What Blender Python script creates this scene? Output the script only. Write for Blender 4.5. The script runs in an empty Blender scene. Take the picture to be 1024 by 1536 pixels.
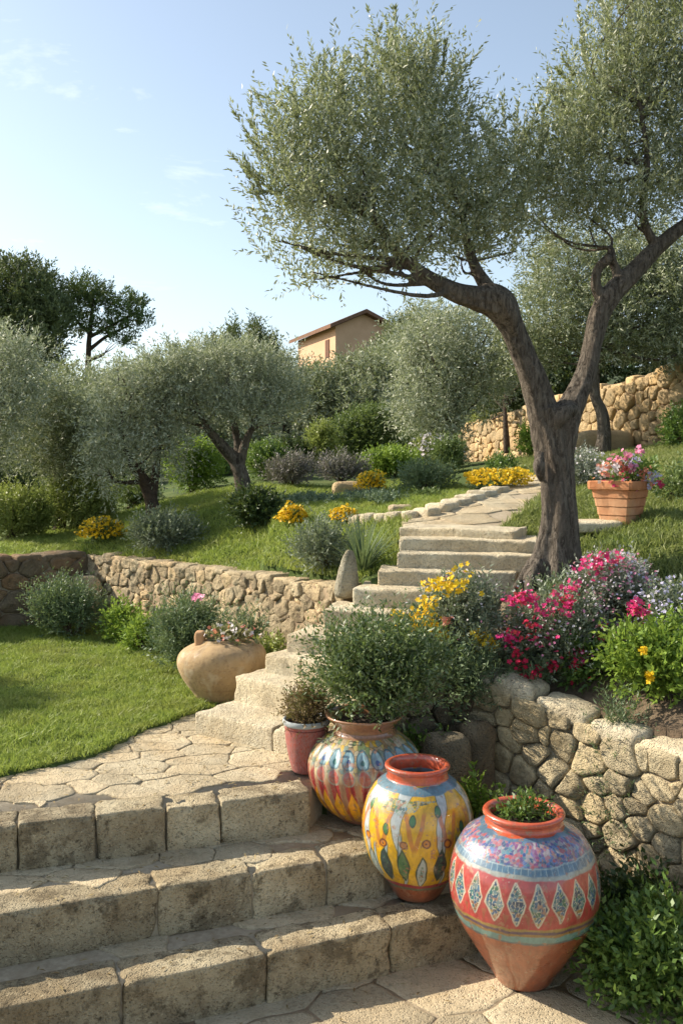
import bpy, math, random
import numpy as np
from mathutils import Vector

rs = np.random.RandomState
PI = math.pi
S = bpy.context.scene
COL = S.collection
F, CX, HY, H = 1400.0, 512.0, 690.0, 2.4        # lens in photo pixels, image centre, horizon row, eye height


def P(px, py, d):
    """a pixel of the photo at forward distance d -> world point"""
    return np.array([(px - CX) / F * d, d, H - (py - HY) / F * d])


# ------------------------------------------------------------------ noise
def _hash(ix, iy, iz, seed):
    h = (ix * 374761393 + iy * 668265263 + iz * 2147483647 + seed * 974634777) & 0xFFFFFFFF
    h = ((h ^ (h >> 13)) * 1274126177) & 0xFFFFFFFF
    h = ((h ^ (h >> 15)) * 2246822519) & 0xFFFFFFFF
    return ((h ^ (h >> 16)) & 0xFFFFFF) / float(0xFFFFFF)


def vnoise(p, seed=0):
    p = np.asarray(p, float)
    i = np.floor(p).astype(np.int64)
    f = p - i
    f = f * f * (3 - 2 * f)
    out = 0
    for dx in (0, 1):
        for dy in (0, 1):
            for dz in (0, 1):
                w = (f[:, 0] if dx else 1 - f[:, 0]) * (f[:, 1] if dy else 1 - f[:, 1]) * (f[:, 2] if dz else 1 - f[:, 2])
                out = out + w * _hash(i[:, 0] + dx, i[:, 1] + dy, i[:, 2] + dz, seed)
    return out * 2 - 1


def fbm(p, seed=0, octv=4, rough=.5):
    p = np.asarray(p, float)
    a, s, o = 1.0, 0.0, 0
    for k in range(octv):
        o = o + a * vnoise(p * (2.03 ** k) + 17.3 * k, seed + k * 7)
        s += a
        a *= rough
    return o / s


def vor2(u, v, seed=0, jit=.85):
    """2D cellular noise: F1, F2 and a random id per cell"""
    iu, iv = np.floor(u).astype(np.int64), np.floor(v).astype(np.int64)
    f1 = np.full(u.shape, 9.0); f2 = np.full(u.shape, 9.0); cid = np.zeros(u.shape)
    for a in (-1, 0, 1):
        for b in (-1, 0, 1):
            cu, cv = iu + a, iv + b
            z0 = np.zeros_like(cu)
            x = cu + .5 + jit * (_hash(cu, cv, z0, seed) - .5)
            y = cv + .5 + jit * (_hash(cu, cv, z0, seed + 5) - .5)
            d = np.hypot(u - x, v - y)
            hid = _hash(cu, cv, z0, seed + 9)
            m = d < f1
            f2 = np.where(m, f1, np.minimum(f2, d))
            cid = np.where(m, hid, cid)
            f1 = np.where(m, d, f1)
    return f1, f2, cid


# ------------------------------------------------------------------ mesh building
class MB:
    def __init__(self):
        self.V, self.Q, self.T, self.qm, self.tm, self.n = [], [], [], [], [], 0

    def add(self, V, Q=None, T=None, mi=0):
        V = np.asarray(V, float).reshape(-1, 3)
        self.V.append(V)
        if Q is not None and len(Q):
            Q = np.asarray(Q, np.int64).reshape(-1, 4) + self.n
            self.Q.append(Q); self.qm.append(np.full(len(Q), mi))
        if T is not None and len(T):
            T = np.asarray(T, np.int64).reshape(-1, 3) + self.n
            self.T.append(T); self.tm.append(np.full(len(T), mi))
        self.n += len(V)

    def build(self, name, mats, parent=None, smooth=True, origin=None, colors=None):
        V = np.concatenate(self.V)
        if origin is None and parent is None:
            lo, hi = V.min(0), V.max(0)
            origin = np.array([(lo[0] + hi[0]) / 2, (lo[1] + hi[1]) / 2, lo[2]])
        if parent is not None:
            origin = np.array(parent.location)
        V = V - origin
        Q = np.concatenate(self.Q) if self.Q else np.zeros((0, 4), np.int64)
        T = np.concatenate(self.T) if self.T else np.zeros((0, 3), np.int64)
        mi = np.concatenate(self.qm + self.tm).astype(np.int32)
        me = bpy.data.meshes.new(name)
        nq, nt = len(Q), len(T)
        me.vertices.add(len(V)); me.vertices.foreach_set('co', V.astype(np.float32).ravel())
        me.loops.add(nq * 4 + nt * 3)
        me.loops.foreach_set('vertex_index', np.concatenate([Q.ravel(), T.ravel()]).astype(np.int32))
        me.polygons.add(nq + nt)
        ls = np.concatenate([np.arange(nq) * 4, nq * 4 + np.arange(nt) * 3]).astype(np.int32)
        me.polygons.foreach_set('loop_start', ls)
        me.update(calc_edges=True)
        me.validate()
        if len(me.polygons) == nq + nt:
            me.polygons.foreach_set('material_index', mi)
            me.polygons.foreach_set('use_smooth', np.full(nq + nt, smooth))
        for m in (mats if isinstance(mats, (list, tuple)) else [mats]):
            me.materials.append(m)
        if colors is not None:
            at = me.color_attributes.new('paint', 'FLOAT_COLOR', 'POINT')
            c = np.ones((len(V), 4), np.float32); c[:, :3] = colors
            at.data.foreach_set('color', c.ravel())
        o = bpy.data.objects.new(name, me)
        COL.objects.link(o)
        if parent is not None:
            o.parent = parent
        else:
            o.location = origin
        return o


def tag(o, label=None, cat=None, group=None, kind=None):
    if label: o['label'] = label
    if cat: o['category'] = cat
    if group: o['group'] = group
    if kind: o['kind'] = kind
    return o


def empty(name, loc, label, cat, group=None):
    o = bpy.data.objects.new(name, None)
    o.empty_display_size = .1
    COL.objects.link(o)
    o.location = tuple(float(a) for a in loc)
    return tag(o, label, cat, group)


def norm(a):
    return a / np.maximum(np.linalg.norm(a, axis=-1, keepdims=True), 1e-9)


def smooth_path(pts, n):
    """Catmull-Rom through rows of any width"""
    p = np.asarray(pts, float)
    p = np.vstack([2 * p[0] - p[1], p, 2 * p[-1] - p[-2]])
    m = len(p) - 3
    out = []
    for t in np.linspace(0, m - 1e-6, n):
        i = int(t); f = t - i
        a, b, c, d = p[i], p[i + 1], p[i + 2], p[i + 3]
        out.append(.5 * ((2 * b) + (-a + c) * f + (2 * a - 5 * b + 4 * c - d) * f * f + (-a + 3 * b - 3 * c + d) * f ** 3))
    return np.array(out)


def tube(path, rad, ns=12, flute=0, seed=0, bark=0.0, twist=0.0, cap=True):
    path = np.asarray(path, float); rad = np.asarray(rad, float)
    n = len(path)
    tan = norm(np.gradient(path, axis=0))
    ref = np.array([0.31, -0.95, 0.02])
    a = norm(np.cross(tan, ref)); b = np.cross(tan, a)
    th = np.linspace(0, 2 * PI, ns, endpoint=False)
    s = np.concatenate([[0], np.cumsum(np.linalg.norm(np.diff(path, axis=0), axis=1))])
    TH, SS = np.meshgrid(th, s)
    r = np.repeat(rad[:, None], ns, 1)
    if bark:
        q = np.stack([np.cos(TH + twist * SS) * 2.2, np.sin(TH + twist * SS) * 2.2, SS * 1.3], -1).reshape(-1, 3)
        nz = fbm(q, seed, 4, .55).reshape(n, ns)
        rid = 1 - np.abs(fbm(q * np.array([1.7, 1.7, .8]), seed + 3, 3).reshape(n, ns)) * 2.2
        r = r * (1 + bark * nz * 1.6 + bark * .6 * rid)
    V = path[:, None] + r[..., None] * (np.cos(TH)[..., None] * a[:, None] + np.sin(TH)[..., None] * b[:, None])
    V = V.reshape(-1, 3)
    i, j = np.meshgrid(np.arange(n - 1), np.arange(ns), indexing='ij')
    j2 = (j + 1) % ns
    Q = np.stack([i * ns + j, i * ns + j2, (i + 1) * ns + j2, (i + 1) * ns + j], -1).reshape(-1, 4)
    T = []
    if cap:
        V = np.vstack([V, path[0], path[-1]])
        for k in range(ns):
            T.append((n * ns, (k + 1) % ns, k)); T.append((n * ns + 1, (n - 1) * ns + k, (n - 1) * ns + (k + 1) % ns))
    return V, Q, np.array(T) if T else None


_box_cache = {}


def _cube_grid(nx, ny, nz):
    key = (nx, ny, nz)
    if key in _box_cache: return _box_cache[key]
    def lin(n):
        t = np.linspace(-1, 1, n + 1)
        return np.sign(t) * (1 - (1 - np.abs(t)) ** 1.5)
    V, Q, off = [], [], 0
    for ax, (na, nb), in ((0, (ny, nz)), (1, (nx, nz)), (2, (nx, ny))):
        for sg in (-1, 1):
            A, B = np.meshgrid(lin(na), lin(nb), indexing='ij')
            p = np.empty(A.shape + (3,))
            o = [k for k in range(3) if k != ax]
            p[..., ax] = sg; p[..., o[0]] = A; p[..., o[1]] = B
            V.append(p.reshape(-1, 3))
            i, j = np.meshgrid(np.arange(na), np.arange(nb), indexing='ij')
            w = nb + 1
            q = np.stack([i * w + j, (i + 1) * w + j, (i + 1) * w + j + 1, i * w + j + 1], -1).reshape(-1, 4) + off
            if (sg == 1) == (ax == 1): q = q[:, ::-1]
            Q.append(q); off += A.size
    V = np.concatenate(V); Q = np.concatenate(Q)
    k = np.round(V * 1e4).astype(np.int64)
    _, idx, inv = np.unique(k, axis=0, return_index=True, return_inverse=True)
    res = (V[idx], np.asarray(inv).reshape(-1)[Q])
    _box_cache[key] = res
    return res


def rblock(c, ax, ay, az, h, r=.03, amp=.01, seed=0, freq=6.0, res=(10, 8, 6), chip=0.0):
    """rough rounded stone block; ax, ay, az unit axes; h half sizes"""
    U, Q = _cube_grid(*res)
    h = np.asarray(h, float)
    p = U * h
    rr = np.minimum(r, h * .95)
    q = np.clip(p, -(h - rr), h - rr)
    dlt = p - q
    p = q + norm(dlt) * rr * (np.abs(dlt).max(1, keepdims=True) > 1e-9)
    nrm = norm(U * np.array([1, 1, 1.0]) + (p / h) * .3)
    W = np.asarray(c) + p[:, :1] * ax + p[:, 1:2] * ay + p[:, 2:] * az
    N = nrm[:, :1] * ax + nrm[:, 1:2] * ay + nrm[:, 2:] * az
    big = fbm(W * freq * .45 + seed * 3.1, seed, 2)
    fine = fbm(W * freq * 3 + seed, seed + 4, 3, .6)
    edge = (np.sort(np.abs(p / h), axis=1)[:, 1]) ** 6
    dsp = amp * (big * 1.0 + fine * .6) - chip * edge * np.maximum(0, fbm(W * freq * 1.4, seed + 8, 2) * 1.5 + .1)
    return W + N * dsp[:, None], Q


# ------------------------------------------------------------------ plane cells
def clip(poly, n, c):
    out = []
    m = len(poly)
    d = [p[0] * n[0] + p[1] * n[1] - c for p in poly]
    for i in range(m):
        a, b = poly[i], poly[(i + 1) % m]
        da, db = d[i], d[(i + 1) % m]
        if da <= 0: out.append(a)
        if (da < 0 < db) or (db < 0 < da):
            t = da / (da - db)
            out.append((a[0] + (b[0] - a[0]) * t, a[1] + (b[1] - a[1]) * t))
    return out


def cells(w, h, size, asp=1.35, seed=0, var=.85, relax=2):
    """irregular stones packed in a w x h rectangle: list of polygons"""
    r = rs(seed)
    sx, sy = size * math.sqrt(asp), size / math.sqrt(asp)
    nx, ny = max(1, round(w / sx)), max(1, round(h / sy))
    pts = []
    for j in range(ny):
        for i in range(nx):
            pts.append(((i + .5 + (.5 if j % 2 else 0) * .8 + r.uniform(-.38, .38)) * w / nx, (j + .5 + r.uniform(-.36, .36)) * h / ny))
    pts = np.array(pts)
    pts[:, 0] = np.mod(pts[:, 0], w)
    keep = r.rand(len(pts)) > .18
    pts = pts[keep]
    wt = r.uniform(-1, 1, len(pts)) * (size * .62) ** 2 * var
    sc = np.array([1 / math.sqrt(asp), math.sqrt(asp)])
    polys = []
    for it in range(relax + 1):
        P2 = pts * sc
        polys = []
        for i in range(len(pts)):
            dd = np.sum((P2 - P2[i]) ** 2, 1)
            nb = np.argsort(dd)[1:20]
            poly = [(0, 0), (w, 0), (w, h), (0, h)]
            for j in nb:
                n = (P2[j] - P2[i])
                c = (P2[j] @ P2[j] - P2[i] @ P2[i] - wt[j] + wt[i]) / 2
                poly = clip(poly, n * sc, c)
                if len(poly) < 3: break
            polys.append(poly if len(poly) >= 3 else None)
        if it < relax:
            for i, pl in enumerate(polys):
                if pl: pts[i] = pts[i] * .45 + np.mean(pl, 0) * .55
    return [np.array(p) for p in polys if p is not None]


def ring_of(poly, n, corner=2, gap=.006):  # corner 0 keeps sharp corners
    p = np.asarray(poly, float)
    for _ in range(corner):
        q = np.roll(p, -1, 0)
        p = np.stack([p * .84 + q * .16, p * .16 + q * .84], 1).reshape(-1, 2)
    e = np.linalg.norm(np.roll(p, -1, 0) - p, axis=1)
    s = np.concatenate([[0], np.cumsum(e)])
    t = np.linspace(0, s[-1], n, endpoint=False)
    pc = np.vstack([p, p[0]])
    ring = np.stack([np.interp(t, s, pc[:, 0]), np.interp(t, s, pc[:, 1])], 1)
    c = ring.mean(0)
    d = ring - c
    L = np.linalg.norm(d, axis=1, keepdims=True)
    return c, d * np.maximum(.3, 1 - gap / np.maximum(L, 1e-6))


def stone_cell(poly, prof, seed, n=16, corner=2, gap=.006):
    """rings of (u, v, depth); prof: list of (scale, depth)"""
    c, d = ring_of(poly, n, corner, gap)
    V = []
    for s, dep in prof:
        V.append(np.column_stack([c + d * s, np.full(n, dep)]))
    V = np.concatenate(V + [np.array([[c[0], c[1], prof[-1][1]]])])
    m = len(prof)
    i, j = np.meshgrid(np.arange(m - 1), np.arange(n), indexing='ij')
    j2 = (j + 1) % n
    Q = np.stack([i * n + j, i * n + j2, (i + 1) * n + j2, (i + 1) * n + j], -1).reshape(-1, 4)
    T = np.array([((m - 1) * n + k, (m - 1) * n + (k + 1) % n, m * n) for k in range(n)])
    return V, Q, T


class Line:
    def __init__(self, pts, smooth=0):
        p = np.asarray(pts, float)
        if smooth: p = smooth_path(p, smooth)
        self.p = p
        self.s = np.concatenate([[0], np.cumsum(np.linalg.norm(np.diff(p[:, :2], axis=0), axis=1))])
        self.L = self.s[-1]

    def at(self, u):
        return np.stack([np.interp(u, self.s, self.p[:, k]) for k in range(self.p.shape[1])], -1)

    def nrm(self, u):
        e = .06
        t = norm((self.at(np.minimum(u + e, self.L)) - self.at(np.maximum(u - e, 0)))[..., :2])
        return np.stack([t[..., 1], -t[..., 0]], -1)


def stone_wall(name, label, line, size, bulge, mat, mortar, seed, thick=.35, side=1, cope=None, asp=1.35, group=None, rough=.008, gap=.007, cope_mat=None, small=1.0, mout=-.006):
    """line rows: x, y, zbottom, ztop"""
    hgt = float(np.mean(line.p[:, 3] - line.p[:, 2]))
    root = empty(name, (*line.at(line.L / 2)[:2], float(line.at(line.L / 2)[2])), label, 'wall', group)
    r = rs(seed)
    mb = MB()
    def place(V):
        u = np.clip(V[:, 0], 0, line.L); b = line.at(u); n = line.nrm(u) * side
        z = b[:, 2] + V[:, 1] / hgt * (b[:, 3] - b[:, 2])
        W = np.column_stack([b[:, 0] + n[:, 0] * V[:, 2], b[:, 1] + n[:, 1] * V[:, 2], z])
        return W, np.column_stack([n, np.zeros(len(u))])
    for k, poly in enumerate(cells(line.L, hgt, size, asp, seed)):
        b = bulge * r.uniform(.55, 1.3)
        V, Q, T = stone_cell(poly, [(1.0, -.07), (1.0, -.012), (.98, b * .5), (.92, b * .85), (.78, b), (.45, b * 1.05), (.2, b * 1.05)], seed + k, 20, 1 if r.rand() < .5 else 0, gap)
        tl = r.uniform(-.12, .12, 2)
        c = V[-1, :2]
        V[:, 2] += (V[:, 0] - c[0]) * tl[0] + (V[:, 1] - c[1]) * tl[1]
        W, N = place(V)
        W = W + N * (fbm(W * 9 + k, seed, 3)[:, None] * rough * 2.2 + fbm(W * 34, seed + 2, 2)[:, None] * rough) * (V[:, 2:3] > -.05)
        W[:, 2] += fbm(W * 10 + 7 + k, seed + 5, 2) * rough
        mb.add(W, Q, T)
    n = 60
    u = np.linspace(0, line.L, n)
    b = line.at(u); nr = line.nrm(u) * side
    fr, bk = b[:, :2] + nr * mout, b[:, :2] - nr * thick
    rows = [np.column_stack([fr, b[:, 2] - .12]), np.column_stack([fr, b[:, 3] - .015]), np.column_stack([bk, b[:, 3] - .015]), np.column_stack([bk, b[:, 2] - .12])]
    V = np.stack(rows, 1).reshape(-1, 3)
    i, j = np.meshgrid(np.arange(n - 1), np.arange(3), indexing='ij')
    Q = np.stack([i * 4 + j, (i + 1) * 4 + j, (i + 1) * 4 + j + 1, i * 4 + j + 1], -1).reshape(-1, 4)
    Q = np.vstack([Q, [[0, 1, 2, 3], [(n - 1) * 4, (n - 1) * 4 + 1, (n - 1) * 4 + 2, (n - 1) * 4 + 3]]])
    mb.add(V, Q, None, 1)
    mb.build('stone_face', [mat, mortar], root)
    if cope:
        cl, ch, over, wid = cope
        mb = MB()
        s, k = 0.0, 0
        while s < line.L - .05:
            L = min(cl * r.uniform(.6, 1.35), line.L - s)
            if line.L - s - L < cl * .4: L = line.L - s
            u = s + L / 2
            b = line.at(u); n2 = line.nrm(u) * side
            q0, q1 = line.at(s), line.at(s + L)
            ax = norm(np.array([q1[0] - q0[0], q1[1] - q0[1], q1[3] - q0[3]]))
            ay = np.array([-n2[0], -n2[1], 0.0]); az = norm(np.cross(ax, ay))
            if az[2] < 0: az = -az
            hh = ch * r.uniform(.75, 1.25)
            dd = wid * r.uniform(.85, 1.1)
            cc = np.array([b[0] + n2[0] * over * r.uniform(.4, 1.2), b[1] + n2[1] * over, 0]) - np.array([n2[0], n2[1], 0]) * dd / 2
            cc[2] = b[3] + hh * .5 - ch * .55
            W, Q = rblock(cc, ax, ay, az, (L / 2 - .006, dd / 2, hh / 2), r=min(.05, hh * .42), amp=rough * 2.6, seed=seed + 50 + k, freq=5, res=(9, 9, 6), chip=.02)
            mb.add(W, Q)
            s += L; k += 1
        mb.build('coping', [cope_mat or mat], root)
    return root


# ------------------------------------------------------------------ materials
def nt(name):
    m = bpy.data.materials.new(name)
    m.use_nodes = True
    n = m.node_tree
    n.nodes.clear()
    out = n.nodes.new('ShaderNodeOutputMaterial')
    return m, n, out


def N(t, kind, **kw):
    nd = t.nodes.new(kind)
    for k, v in kw.items():
        if k.startswith('_'): setattr(nd, k[1:], v)
        else: nd.inputs[k.replace('__', ' ')].default_value = v
    return nd


def mixc(t, a, b, f, mode='MIX'):
    m = t.nodes.new('ShaderNodeMix'); m.data_type = 'RGBA'; m.blend_type = mode
    for sock, v in ((m.inputs[6], a), (m.inputs[7], b), (m.inputs[0], f)):
        if isinstance(v, (int, float)): sock.default_value = v
        elif isinstance(v, (tuple, list)): sock.default_value = (*v[:3], 1)
        else: t.links.new(v, sock)
    return m.outputs[2]


def ramp(t, v, a, b, c0=0.0, c1=1.0):
    m = t.nodes.new('ShaderNodeMapRange')
    t.links.new(v, m.inputs[0])
    m.inputs[1].default_value = a; m.inputs[2].default_value = b
    m.inputs[3].default_value = c0; m.inputs[4].default_value = c1
    return m.outputs[0]


def noise(t, scale, detail=4, rough=.55, vec=None, dist=0.0):
    n = N(t, 'ShaderNodeTexNoise', Scale=scale, Detail=detail, Roughness=rough, Distortion=dist)
    if vec is None:
        g = t.nodes.new('ShaderNodeNewGeometry'); vec = g.outputs['Position']
    t.links.new(vec, n.inputs['Vector'])
    return n.outputs['Fac']


def stone_mat(name, light, dark, warm, speck=(.10, .09, .07), bump=.35, pit=1.0, spk=.55, var=.35, fs=1.0, moss=None):
    light, dark, warm, speck = [(c[0] * 1.02, c[1], c[2] * .88) for c in (light, dark, warm, speck)]
    m, t, out = nt(name)
    bs = N(t, 'ShaderNodeBsdfPrincipled', Roughness=.9)
    bs.inputs['Specular IOR Level'].default_value = .2
    g = t.nodes.new('ShaderNodeNewGeometry')
    rnd = g.outputs['Random Per Island']
    c = mixc(t, dark, light, ramp(t, noise(t, 3.5 * fs, 6, .62), .34, .66))
    c = mixc(t, c, warm, ramp(t, noise(t, 1.9 * fs, 3, .5, dist=.6), .46, .72, 0, .8))
    c = mixc(t, c, warm, ramp(t, rnd, .55, 1, 0, var * 1.2))
    hs = t.nodes.new('ShaderNodeHueSaturation')
    t.links.new(c, hs.inputs['Color'])
    t.links.new(ramp(t, rnd, 0, 1, 1 - var * .75, 1 + var * .45), hs.inputs['Value'])
    c = hs.outputs[0]
    # lichen and dark crust
    c = mixc(t, c, speck, ramp(t, noise(t, 17 * fs, 8, .75), .55, .66, 0, spk))
    c = mixc(t, c, speck, ramp(t, noise(t, 90 * fs, 4, .7), .56, .68, 0, spk * .8))
    c = mixc(t, c, tuple(min(1, x * 1.35) for x in light), ramp(t, noise(t, 42 * fs, 5, .7), .6, .7, 0, .5))
    c = mixc(t, c, tuple(x * 1.9 for x in speck), ramp(t, noise(t, 5.5 * fs, 9, .72), .53, .60, 0, spk * .75))
    if moss:
        c = mixc(t, c, moss, ramp(t, noise(t, 5.5, 6, .7), .56, .7, 0, .5))
    t.links.new(c, bs.inputs['Base Color'])
    v = N(t, 'ShaderNodeTexVoronoi', Scale=75 * fs)
    t.links.new(g.outputs['Position'], v.inputs['Vector'])
    hgt = t.nodes.new('ShaderNodeMath'); hgt.operation = 'ADD'
    t.links.new(noise(t, 28 * fs, 8, .72), hgt.inputs[0])
    t.links.new(ramp(t, v.outputs['Distance'], .05, .4, 0, .35 * pit), hgt.inputs[1])
    b = N(t, 'ShaderNodeBump', Strength=min(1, bump * 2), Distance=.02 * max(.3, bump * 2))
    t.links.new(hgt.outputs[0], b.inputs['Height'])
    t.links.new(b.outputs[0], bs.inputs['Normal'])
    t.links.new(bs.outputs[0], out.inputs[0])
    return m


def flat_mat(name, a, b, scale=20, rough=.9, bump=.3, c=None, dist=.01, spec=.2, detail=6):
    m, t, out = nt(name)
    bs = N(t, 'ShaderNodeBsdfPrincipled', Roughness=rough)
    bs.inputs['Specular IOR Level'].default_value = spec
    col = mixc(t, a, b, ramp(t, noise(t, scale, detail, .65), .35, .65))
    if c: col = mixc(t, col, c, ramp(t, noise(t, scale * .18, 4, .6), .45, .65))
    t.links.new(col, bs.inputs['Base Color'])
    bp = N(t, 'ShaderNodeBump', Strength=bump, Distance=dist)
    t.links.new(noise(t, scale * 2.5, 6, .7), bp.inputs['Height'])
    t.links.new(bp.outputs[0], bs.inputs['Normal'])
    t.links.new(bs.outputs[0], out.inputs[0])
    return m


def leaf_mat(name, c1, c2, under=None, trans=.3, rough=.5, patch=None, pscale=1.6, spec=.35):
    if 'petal' not in name:
        k_ = 1.22
        c1, c2 = tuple(min(.8, x * k_) for x in c1), tuple(min(.8, x * k_) for x in c2)
        if under: under = tuple(min(.8, x * k_) for x in under)
        if patch: patch = tuple(min(.8, x * k_) for x in patch)
    m, t, out = nt(name)
    bs = N(t, 'ShaderNodeBsdfPrincipled', Roughness=rough)
    bs.inputs['Specular IOR Level'].default_value = spec
    g = t.nodes.new('ShaderNodeNewGeometry')
    c = mixc(t, c1, c2, g.outputs['Random Per Island'])
    if patch is None: patch = tuple(x * .6 for x in c1)
    c = mixc(t, c, patch, ramp(t, noise(t, pscale, 3, .6), .45, .7, 0, .7))
    if under: c = mixc(t, c, under, g.outputs['Backfacing'])
    t.links.new(c, bs.inputs['Base Color'])
    tr = t.nodes.new('ShaderNodeBsdfTranslucent')
    c2_ = mixc(t, c, (.5, .62, .1), .25)
    t.links.new(c2_, tr.inputs['Color'])
    mx = t.nodes.new('ShaderNodeMixShader'); mx.inputs[0].default_value = trans
    t.links.new(bs.outputs[0], mx.inputs[1]); t.links.new(tr.outputs[0], mx.inputs[2])
    t.links.new(mx.outputs[0], out.inputs[0])
    return m


M = {}
M['step'] = stone_mat('limestone_step', (.74, .65, .49), (.34, .27, .185), (.60, .46, .29), speck=(.075, .06, .04), bump=.9, spk=.9, var=.45)
M['stair'] = stone_mat('limestone_stair', (.82, .75, .62), (.60, .51, .39), (.74, .61, .43), speck=(.17, .145, .11), bump=.8, spk=.5, var=.2)
M['flag'] = stone_mat('flagstone', (.66, .58, .45), (.46, .385, .28), (.62, .48, .32), speck=(.19, .155, .11), bump=.6, spk=.55, var=.28)
M['rubble'] = stone_mat('rubble_stone', (.80, .70, .52), (.54, .45, .32), (.72, .56, .34), speck=(.17, .14, .10), bump=.9, spk=.4, var=.38, fs=1.2)
M['wall_old'] = stone_mat('old_wall_stone', (.66, .56, .41), (.42, .34, .235), (.60, .44, .27), speck=(.12, .09, .07), bump=.8, spk=.5, var=.5, fs=1.0)
M['wall_shaded'] = stone_mat('shaded_wall_stone', (.34, .27, .20), (.18, .14, .10), (.32, .16, .08), speck=(.08, .07, .055), bump=.8, spk=.5, var=.5)  # left wall segment facing away from the sun: shade put into darker stone colours
M['wall_far'] = stone_mat('far_wall_stone', (.62, .48, .31), (.40, .30, .19), (.62, .42, .22), speck=(.20, .15, .10), bump=.7, spk=.3, var=.35, fs=.8)
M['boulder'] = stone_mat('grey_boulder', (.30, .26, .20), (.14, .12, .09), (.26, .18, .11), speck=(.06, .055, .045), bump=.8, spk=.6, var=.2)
M['standing'] = stone_mat('pale_standing_stone', (.50, .47, .40), (.28, .26, .21), (.48, .38, .26), speck=(.13, .12, .10), bump=.9, spk=.6, var=.1)
M['mortar'] = flat_mat('lime_mortar', (.42, .345, .24), (.28, .225, .155), 30, .95, .5)
M['mortar_old'] = flat_mat('old_lime_mortar', (.34, .25, .155), (.20, .145, .09), 25, .95, .8, (.42, .32, .20), dist=.02)
M['mortar_far'] = flat_mat('far_lime_mortar', (.33, .24, .15), (.22, .16, .10), 20, .95, .5)
M['joint'] = flat_mat('sandy_joint', (.46, .385, .27), (.33, .27, .185), 35, .95, .6, (.34, .27, .18))
M['soil'] = flat_mat('dry_soil', (.20, .145, .095), (.10, .075, .05), 22, .97, .9, (.26, .20, .13), dist=.02)
M['turf'] = flat_mat('turf_soil', (.075, .115, .028), (.05, .075, .02), 14, .97, .8, (.11, .135, .04), dist=.02)
M['hill'] = flat_mat('hillside', (.05, .07, .025), (.03, .045, .018), 3, .97, .8, (.07, .085, .03), dist=.05)
def bark_mat(name, a, b, c):
    m, t, out = nt(name)
    bs = N(t, 'ShaderNodeBsdfPrincipled', Roughness=.95)
    bs.inputs['Specular IOR Level'].default_value = .15
    g = t.nodes.new('ShaderNodeNewGeometry')
    mp = t.nodes.new('ShaderNodeMapping'); mp.inputs['Scale'].default_value = (1, 1, .28)
    t.links.new(g.outputs['Position'], mp.inputs['Vector'])
    n1 = noise(t, 38, 7, .7, mp.outputs[0], .8)
    n2 = noise(t, 7, 4, .6, mp.outputs[0], .5)
    col = mixc(t, b, a, ramp(t, n1, .38, .60))
    col = mixc(t, col, c, ramp(t, n2, .45, .68, 0, .75))
    col = mixc(t, col, tuple(x * 1.5 for x in a), ramp(t, noise(t, 60, 5, .7), .58, .7, 0, .6))
    t.links.new(col, bs.inputs['Base Color'])
    ad = t.nodes.new('ShaderNodeMath'); ad.operation = 'ADD'
    t.links.new(n1, ad.inputs[0]); t.links.new(n2, ad.inputs[1])
    bp = N(t, 'ShaderNodeBump', Strength=1.0, Distance=.045)
    t.links.new(ad.outputs[0], bp.inputs['Height']); t.links.new(bp.outputs[0], bs.inputs['Normal'])
    t.links.new(bs.outputs[0], out.inputs[0])
    return m


M['bark'] = bark_mat('olive_bark', (.225, .19, .15), (.05, .04, .031), (.13, .105, .08))
M['bark_far'] = flat_mat('dark_bark', (.12, .085, .06), (.05, .037, .028), 20, .95, 1.0, dist=.03)
M['twig'] = flat_mat('twig_bark', (.12, .09, .06), (.07, .05, .035), 30, .95, .4)
M['dirt'] = flat_mat('potting_soil', (.07, .05, .035), (.03, .023, .017), 60, .97, 1.0)

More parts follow.
